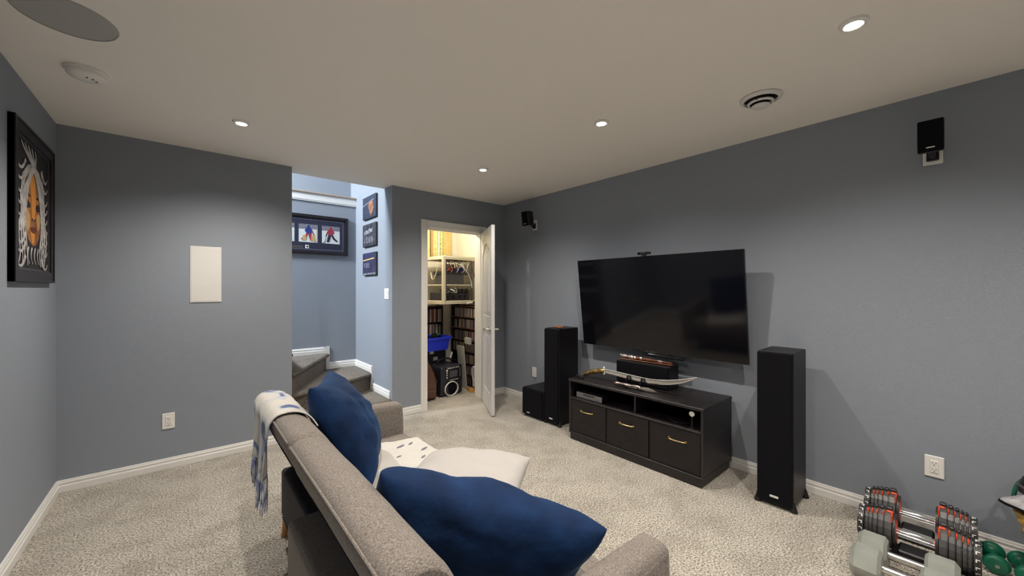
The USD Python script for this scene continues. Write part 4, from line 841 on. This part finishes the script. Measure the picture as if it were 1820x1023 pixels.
# shelf of discs along the right wall (faces -x)
SF = 2.995; S0, S1 = 4.12, 4.90
t = thing('disc_shelf', 'tall dark shelf with walnut boards full of disc cases, right wall of the closet', 'shelf', (0, 0, 0))
LV = [0.02, 0.155, 0.312, 0.470, 0.636, 0.800, 0.955, 1.108]
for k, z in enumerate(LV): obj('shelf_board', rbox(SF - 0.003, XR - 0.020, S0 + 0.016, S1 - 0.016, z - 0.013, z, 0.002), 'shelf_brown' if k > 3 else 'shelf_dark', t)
for y in (S0, S1 - 0.016): obj('side_panel', rbox(SF, XR - 0.015, y, y + 0.016, 0.001, 1.125, 0.002), 'shelf_dark', t)
obj('back_panel', box(XR - 0.020, XR - 0.015, S0 + 0.016, S1 - 0.016, 0.01, 1.12), 'shelf_dark', t)
W = dict(zip(['white', 'grey', 'dark', 'red', 'blue', 'brown', 'tan'], CD))
ORD = ['lowest', 'second lowest', 'third', 'fourth', 'third from top', 'second from top', 'topmost']
for k in range(6, -1, -1):
    wts = ([5, 2, 2, 0.3, 0.3, 1, 3] if k == 6 else [1.3, 2, 3, 0.7, 0.7, 1.4, 1.5])
    z = LV[k] + 0.0008; h = 0.124 if k else 0.115
    n = 52 if k > 1 else 40
    if k in (1, 2): start, n = S0 + 0.018, 40
    else: start = S0 + 0.018
    # case rows run along +y, cases reach back to +x
    books((SF + 0.006, start, z), n, (0, 1, 0), min(h, LV[k + 1] - LV[k] - 0.02), 0.126, (CD, wts), 'disc_case', 'slim %%s disc case in the %s row of the closet disc shelf' % ORD[k], 'disc case', 'disc cases in the %s row' % ORD[k], 0.0006, (0.0108, 0.0148), rng=rgc, hv=0.004)
# bookcase on the closet's back wall (faces -y)
t = thing('closet_bookcase', 'dark bookcase of game boxes against the back wall of the closet', 'bookcase')
BXa, BXb, BYf = 2.16, 2.80, 4.80
LB = [0.02, 0.24, 0.455, 0.670, 0.885, 1.10]
for z in LB: obj('shelf_board', rbox(BXa + 0.016, BXb - 0.016, BYf, SB - 0.010, z - 0.014, z, 0.002), 'shelf_dark', t)
for x in (BXa, BXb - 0.016): obj('side_panel', rbox(x, x + 0.016, BYf, SB - 0.008, 0.001, 1.115, 0.002), 'shelf_dark', t)
obj('back_panel', box(BXa + 0.016, BXb - 0.016, SB - 0.010, SB - 0.006, 0.01, 1.11), 'shelf_dark', t)
for k, nm in ((4, 'upper'), (3, 'second')):
    books((BXa + 0.02, BYf + 0.012, LB[k] + 0.0008) if False else (BXb - 0.02, BYf + 0.012, LB[k] + 0.0008), 33, (-1, 0, 0), 0.185, 0.135, (CD, [3, 2, 2, 3, 2.5, 1.5, 1.5]), 'game_case', 'upright %%s game case in the %s row of the closet bookcase' % nm, 'game case', 'game cases in the %s row' % nm, 0.0008, (0.014, 0.021), rng=rgc, hv=0.012)

# timber rack with electronics
RX, RY, RAZ = 2.545, 4.36, 5.0
t = thing('timber_rack', 'cream painted timber rack of electronics above the closet shelves', 'rack', (RX, RY, 1.147), RAZ)
RW, RD, RH, pb = 0.575, 0.46, 0.63, 0.040
for k, (x, y) in enumerate(((0, 0), (RW - pb, 0), (0, RD - pb), (RW - pb, RD - pb))): obj('post', rbox(x, x + pb, y, y + pb, 0, RH, 0.003), 'cream_wood', t)
for z in (0, RH - pb):
    for y in (0, RD - pb): obj('rail', rbox(pb, RW - pb, y, y + pb, z, z + pb, 0.003), 'cream_wood', t)
    for x in (0, RW - pb): obj('rail', rbox(x, x + pb, pb, RD - pb, z, z + pb, 0.003), 'cream_wood', t)
obj('rack_board', box(pb, RW - pb, 0.035, RD - 0.01, pb, pb + 0.008), 'cream_wood', t); obj('rack_board', box(0.035, RW - 0.035, 0.005, RD - 0.005, RH, RH + 0.010), 'cream_wood', t)
obj('middle_shelf', rbox(pb, RW - 0.10, 0.010, RD - 0.03, 0.245, 0.263, 0.002), 'cream_wood', t)
obj('rack_rail', cat_([box(x, x + 0.012, 0.004, 0.012, pb, RH - pb) for x in (pb + 0.004, RW - 0.105)]), 'electronics', t, label='steel mounting rail')
def local(x, y, z): a = math.radians(RAZ); return (RX + x * math.cos(a) - y * math.sin(a), RY + x * math.sin(a) + y * math.cos(a), 1.147 + z)
def rackbox(name, label, cat, x0, x1, y0, y1, z0, z1, mat, extra=None):
    t = thing(name, label, cat, local((x0 + x1) / 2, (y0 + y1) / 2, z0), RAZ)
    w, d = (x1 - x0) / 2, (y1 - y0) / 2
    obj('case', rbox(-w, w, -d, d, 0.0008, z1 - z0, 0.003), mat, t)
    if extra: extra(t, w, d, z1 - z0)
def knobs(t, w, d, h):
    obj('front_panel', rbox(-w + 0.004, w - 0.004, -d - 0.004, -d + 0.001, 0.006, h - 0.006, 0.002), 'electronics_dark', t)
    for k in (-0.7, -0.2, 0.3, 0.75): obj('knob', cyl((k * w, -d - 0.003, h / 2), (k * w, -d - 0.022, h / 2), 0.024, 20), 'black_plastic', t)
def ports(t, w, d, h):
    obj('port_panel', rbox(-w + 0.006, w - 0.006, -d - 0.003, -d + 0.001, 0.008, h - 0.008, 0.002), 'electronics', t)
    for k in range(6): obj('port', box(-w * 0.8 + k * w * 0.3, -w * 0.8 + k * w * 0.3 + 0.014, -d - 0.005, -d - 0.002, h * 0.35, h * 0.62), 'dark_slot', t)
rackbox('power_amplifier', 'dark wide amplifier at the bottom of the closet rack', 'amplifier', 0.05, 0.46, 0.05, 0.38, pb + 0.008, 0.150, 'electronics_dark', knobs)
rackbox('media_receiver', 'thin dark receiver stacked on the rack amplifier', 'receiver', 0.20, 0.46, 0.06, 0.36, 0.151, 0.205, 'electronics', knobs)
rackbox('network_storage', 'plain grey box in the middle of the closet rack', 'network box', 0.09, 0.36, 0.03, 0.33, 0.264, 0.395, 'electronics', None)
rackbox('network_switch', 'low network switch on top of the grey rack box', 'network switch', 0.07, 0.45, 0.05, 0.34, 0.396, 0.440, 'electronics_dark', ports)
rackbox('red_router', 'small red box on the network switch', 'router', 0.13, 0.235, 0.03, 0.13, 0.441, 0.485, 'red', ports)
rackbox('blue_router', 'small blue box on the network switch', 'router', 0.275, 0.355, 0.03, 0.13, 0.441, 0.492, 'blue_plastic', ports)
rackbox('tan_router', 'small tan box at the top of the rack behind the red box', 'router', 0.16, 0.30, 0.16, 0.28, 0.441, 0.540, 'plywood', None)
rgw = random.Random(5); cid = 0
def rack_cable(label, pts, r, mat):
    t = thing('network_cable', label, 'cable', (0, 0, 0), 0, 'cables in the closet rack'); obj('cable', tube(bez([local(*p) for p in pts], 30), r, 7), mat, t, 40)
rack_cable('long white cable sagging across the right of the closet rack', [(0.20, 0.02, 0.56), (0.30, -0.012, 0.50), (0.38, -0.016, 0.43), (0.44, -0.016, 0.33), (0.465, -0.012, 0.22)], 0.006, 'cable_white')
rack_cable('thin black cable hanging at the right post of the closet rack', [(0.47, 0.03, 0.57), (0.50, 0.0, 0.44), (0.535, -0.012, 0.30), (0.545, -0.012, 0.15), (0.53, 0.0, 0.06)], 0.0035, 'cable_black')
rack_cable('thick cream cable looping at the left face of the closet rack', [(-0.012, 0.10, 0.55), (-0.018, 0.13, 0.42), (-0.02, 0.20, 0.33), (-0.015, 0.26, 0.42)], 0.007, 'cream_wood')
for k in range(16):
    x = 0.06 + 0.022 * k; m = rgw.choice(['cable_white', 'cable_black', 'cable_black', 'cable_white', 'cable_black'])
    rack_cable('short patch cable in the tangle at the top of the closet rack', [(x, 0.035, 0.425), (x + rgw.uniform(-0.02, 0.02), -0.004, 0.455 + rgw.uniform(0, 0.03)), (x + rgw.uniform(-0.05, 0.08), 0.0, 0.53), (x + rgw.uniform(-0.08, 0.12), 0.04, 0.575)], 0.0035, m)
for k in range(11):
    x = 0.055 + 0.014 * k; m = rgw.choice(['cable_white', 'cable_black', 'cable_white'])
    rack_cable('short cable in the tangle under the middle board of the closet rack', [(x, 0.05, 0.205), (x + rgw.uniform(-0.02, 0.02), 0.0, 0.19), (x + rgw.uniform(-0.01, 0.05), -0.006, 0.17), (x + rgw.uniform(-0.02, 0.05), 0.03, 0.155)], 0.0035, m)
t = thing('paint_roller', 'white and black stick lying across the front of the closet rack', 'tool', local(0.46, -0.035, 0.005), RAZ)
obj('white_end', cyl((-0.10, 0, 0.0), (0.0, 0, 0.012), 0.011, 14), 'cable_white', t); obj('black_grip', cyl((0.0, 0, 0.012), (0.085, 0, 0.022), 0.014, 14), 'black_plastic', t)
obj('hook', cyl((-0.05, 0, 0.0), (-0.05, 0.036, 0.0), 0.004, 8), 'cable_white', t)

# unfinished insulation high on the closet's back wall
t = thing('wall_insulation', 'yellow insulation between bare studs high on the closet back wall', 'insulation')
for k, (a, b) in enumerate(((2.42, 2.555), (2.600, 2.672), (2.720, 2.800), (2.842, 2.885))):
    obj('insulation_batt', rbox(a, b, SB - 0.035, SB - 0.001, 1.80, H - 0.004, 0.010, 2).subdivide_to_size(0.04), 'insul', t)
for k, (a, b) in enumerate(((2.68, 2.714),)): obj('stud', box(a, b, SB - 0.05, SB - 0.001, 1.80, H - 0.004), 'stud', t)
for k, (a, b) in enumerate(((2.560, 2.575), (2.806, 2.822))): obj('tape_strip', box(a, b, SB - 0.040, SB - 0.001, 1.80, H - 0.004), 'foil', t, label='white tape strip')
obj('chipboard', box(2.89, 3.03, SB - 0.028, SB - 0.001, 1.80, 2.21), 'osb', t, label='offcut of golden chipboard')

# things on the closet floor
t = thing('guitar_bag', 'brown leather instrument bag leaning at the left of the closet doorway', 'bag', (2.155, 4.25, 0), 0)
gb = [(-0.16, 0.0), (0.170, 0.0), (0.205, 0.05), (0.195, 0.12), (0.215, 0.20), (0.180, 0.31), (0.120, 0.41), (0.06, 0.47), (0.0, 0.62), (-0.03, 0.85), (-0.09, 0.85), (-0.10, 0.62), (-0.16, 0.45), (-0.22, 0.30), (-0.21, 0.10)]
P_ = Polygon(gb).buffer(0.02).buffer(-0.02)
bag = cat_([hull(np.vstack([np.c_[np.array(list(P_.exterior.coords)) * s_, np.full(len(P_.exterior.coords), z_)][:, [0, 2, 1]] for s_, z_ in ((1, 0.05), (1, -0.05), (0.86, 0.09), (0.86, -0.09))]))])
bag = trimesh.boolean.intersection([bag, cat_([prism(list(P_.simplify(0.002).exterior.coords)[:-1], 0.30, 'y', -0.15)])], engine='manifold')
obj('body', move(rot(bag, -4, [1, 0, 0]), (0, 0, 0.012)), 'bag_brown', t, 45)
obj('pocket', move(rbox(-0.10, 0.17, -0.115, -0.085, 0.03, 0.125, 0.012, 3), (0, 0, 0)), 'bag_brown', t, 40)
obj('zip', tube([(x * 1.0, -0.052, z + 0.014) for x, z in list(P_.simplify(0.004).exterior.coords)[:-1]], 0.004, 6, True), 'black_matte', t, 40)
t = thing('portable_amplifier', 'black portable sound box with knobs and a round speaker on the closet floor', 'amplifier', (2.57, 4.365, 0), 8)
obj('case', rbox(-0.185, 0.165, -0.16, 0.15, 0.012, 0.375, 0.022, 3), 'electronics_dark', t, 40)
obj('control_panel', rbox(-0.115, 0.130, -0.168, -0.158, 0.175, 0.365, 0.006), 'black_plastic', t)
obj('display', rbox(-0.055, 0.070, -0.171, -0.166, 0.230, 0.315, 0.003), 'electronics', t)
for k in range(6): obj('knob', cyl((-0.085 + 0.034 * k, -0.167, 0.350), (-0.085 + 0.034 * k, -0.180, 0.350), 0.009, 12), 'badge', t)
for k in range(4): obj('button', cyl((-0.100, -0.167, 0.325 - 0.030 * k), (-0.100, -0.174, 0.325 - 0.030 * k), 0.0125 if k == 0 else 0.009, 12), 'white_plastic', t)
for k in range(4): obj('button', cyl((0.112, -0.167, 0.325 - 0.030 * k), (0.112, -0.172, 0.325 - 0.030 * k), 0.006, 10), 'offwhite', t)
for k in range(7): obj('button', box(-0.052 + 0.021 * k, -0.040 + 0.021 * k, -0.172, -0.167, 0.193, 0.203), 'offwhite', t)
obj('speaker_cone', rot(lathe([(0, 0.030), (0.020, 0.028), (0.030, 0.018), (0.082, 0.004), (0.088, 0.004), (0.088, 0.0), (0, 0.0)], 40), 90, [1, 0, 0]).apply_translation([0.015, -0.159, 0.092]), 'black_matte', t, 40)
obj('handle', tube(bez([(-0.12, 0, 0.36), (-0.11, 0, 0.42), (0.0, 0, 0.445), (0.10, 0, 0.42), (0.11, 0, 0.36)], 24), 0.011, 8), 'black_plastic', t, 40)
t = thing('white_hoop_cable', 'white coiled lead ringed around the round speaker of the sound box', 'cable', (2.555, 4.195, 0.094), 8)
obj('coil', cat_([tube([(0.105 * math.cos(a) * k, -0.012 - 0.006 * q, 0.088 * math.sin(a) * k) for a in np.linspace(0, 2 * np.pi, 44)[:-1]], 0.0055, 7, True) for q, k in ((0, 0.97), (1, 1.0), (2, 0.985))]), 'cable_white', t, 40)
t = thing('black_crate', 'dark crate standing behind the sound box under the blue bin', 'crate', (2.475, 4.635, 0))
obj('body', cat_([rbox(-0.22, 0.22, -0.095, 0.155, 0.002, 0.555, 0.012)]), 'electronics_dark', t)
obj('label_patch', rbox(0.02, 0.09, -0.101, -0.094, 0.40, 0.45, 0.003), 'board', t)
obj('latch', rbox(-0.03, 0.03, -0.104, -0.094, 0.49, 0.53, 0.004), 'badge', t)
t = thing('blue_bin', 'royal blue open plastic bin of gear in front of the bookcase', 'bin', (2.435, 4.50, 0.557), 6)
def bin_shell(w0, d0, w1, d1, h, th=0.006):
    def loop(w, d, z, r=0.04): return np.array([(sx * (w - r) + r * math.cos(a), sy * (d - r) + r * math.sin(a), z) for sx, sy, a0 in ((1, 1, 0), (-1, 1, 90), (-1, -1, 180), (1, -1, 270)) for a in np.radians(np.linspace(a0, a0 + 90, 7))])
    rows = [loop(w0 * 0.01, d0 * 0.01, 0.0, 0.001), loop(w0, d0, 0.0), loop(w1, d1, h), loop(w1 + 0.014, d1 + 0.014, h), loop(w1 + 0.014, d1 + 0.014, h - 0.022), loop(w1 + 0.018, d1 + 0.018, h - 0.022), loop(w1 + 0.018, d1 + 0.018, h + th), loop(w1 - th, d1 - th, h + th), loop(w0 - th, d0 - th, th), loop(w0 * 0.01, d0 * 0.01, th, 0.001)]
    n = 28; v = np.vstack(rows); f = []
    for r_ in range(len(rows) - 1):
        for j in range(n): a, b = r_ * n + j, r_ * n + (j + 1) % n; f += [(a, b, b + n), (a, b + n, a + n)]
    m = trimesh.Trimesh(v, f, process=False); m.fix_normals(); return m
obj('body', bin_shell(0.20, 0.135, 0.225, 0.155, 0.165), 'blue_plastic', t, 40)
obj('rim_handle', rbox(0.222, 0.262, -0.05, 0.05, 0.150, 0.172, 0.006, 2), 'blue_plastic', t, 40)
for k, (lab, x, y, rz, mt) in enumerate((('black shoe with a green stripe lying in the blue bin', 2.525, 4.50, 35, 'green'), ('black shoe with a pale stripe lying in the blue bin', 2.345, 4.50, 35, 'white_mark'))):
    t = thing('trainer_shoe', lab, 'shoe', (x, y, 0.695), rz, 'shoes in the blue bin')
    obj('upper', hull(np.vstack([trimesh.creation.icosphere(2, r_).vertices * [1, 1, 0.8] + p_ for p_, r_ in (([-0.09, 0, 0.03], 0.040), ([0.02, 0, 0.025], 0.038), ([0.10, 0, 0.015], 0.030), ([-0.08, 0, 0.06], 0.028))])), 'black_matte', t, 40)
    obj('sole', hull(np.vstack([trimesh.creation.icosphere(1, r_).vertices * [1, 1, 0.2] + p_ for p_, r_ in (([-0.09, 0, -0.004], 0.042), ([0.03, 0, -0.004], 0.042), ([0.10, 0, -0.004], 0.034))])), 'electronics', t)
    obj('stripe', tube(bez([(-0.06, -0.035, 0.05), (0.0, -0.030, 0.058), (0.05, 0.0, 0.055), (0.085, 0.025, 0.035)], 16), 0.008, 7), mt, t, 40, label='coloured side stripe')
t = thing('pale_board', 'pale board leaning on the disc shelf behind the sound box', 'board', (2.90, 4.42, 0.002), 90)
obj('board', rot(rbox(-0.08, 0.09, -0.006, 0.006, 0.003, 0.58, 0.002), -5, [1, 0, 0]), 'board', t); obj('edge_tape', rot(box(0.083, 0.0905, -0.0065, 0.0065, 0.02, 0.56), -5, [1, 0, 0]), 'offwhite', t)
t = thing('white_carton', 'small white carton on the disc shelf above the coiled cable', 'carton', (2.935, 4.37, 0.60), 80)
obj('carton', rbox(-0.075, 0.075, -0.02, 0.024, 0.0, 0.085, 0.003), 'board', t); obj('flap', rbox(-0.074, 0.0, -0.021, 0.024, 0.0855, 0.0875, 0.001), 'board', t)
t = thing('small_white_tag', 'small white tag hanging below the blue bin on the right', 'tag', (2.70, 4.42, 0.47), 20)
obj('tag', rot(rbox(-0.017, 0.017, -0.004, 0.004, -0.045, 0.045, 0.003), 25, [0, 1, 0]), 'white_plastic', t); obj('cord', cyl((-0.018, 0, 0.04), (-0.03, 0, 0.09), 0.002, 6), 'cable_white', t)
t = thing('coiled_cable', 'thick white cable hanging in tall loops from the disc shelf', 'cable', (2.955, 4.235, 0.175), 75)
obj('coil', cat_([tube([((0.060 - 0.006 * k) * math.cos(a) + 0.004 * k, 0.010 * math.sin(2 * a) + 0.009 * (k - 2), 0.150 * math.sin(a) * (1 - 0.03 * k)) for a in np.linspace(0, 2 * np.pi, 50)[:-1]], 0.006, 7, True) for k in range(5)]), 'cable_white', t, 40)
obj('hook', cat_([cyl((0.0, 0, 0.13), (0.0, -0.03, 0.16), 0.004, 8)]), 'nickel', t)
t = thing('plywood_offcut', 'orange plywood strip lying on the carpet at the right of the closet', 'board', (2.885, 4.18, 0.001), 72)
obj('strip', rbox(-0.05, 0.15, -0.055, 0.055, 0, 0.014, 0.002), 'plywood', t); obj('upper_strip', rbox(-0.03, 0.13, -0.02, 0.045, 0.0145, 0.026, 0.002), 'plywood', t)
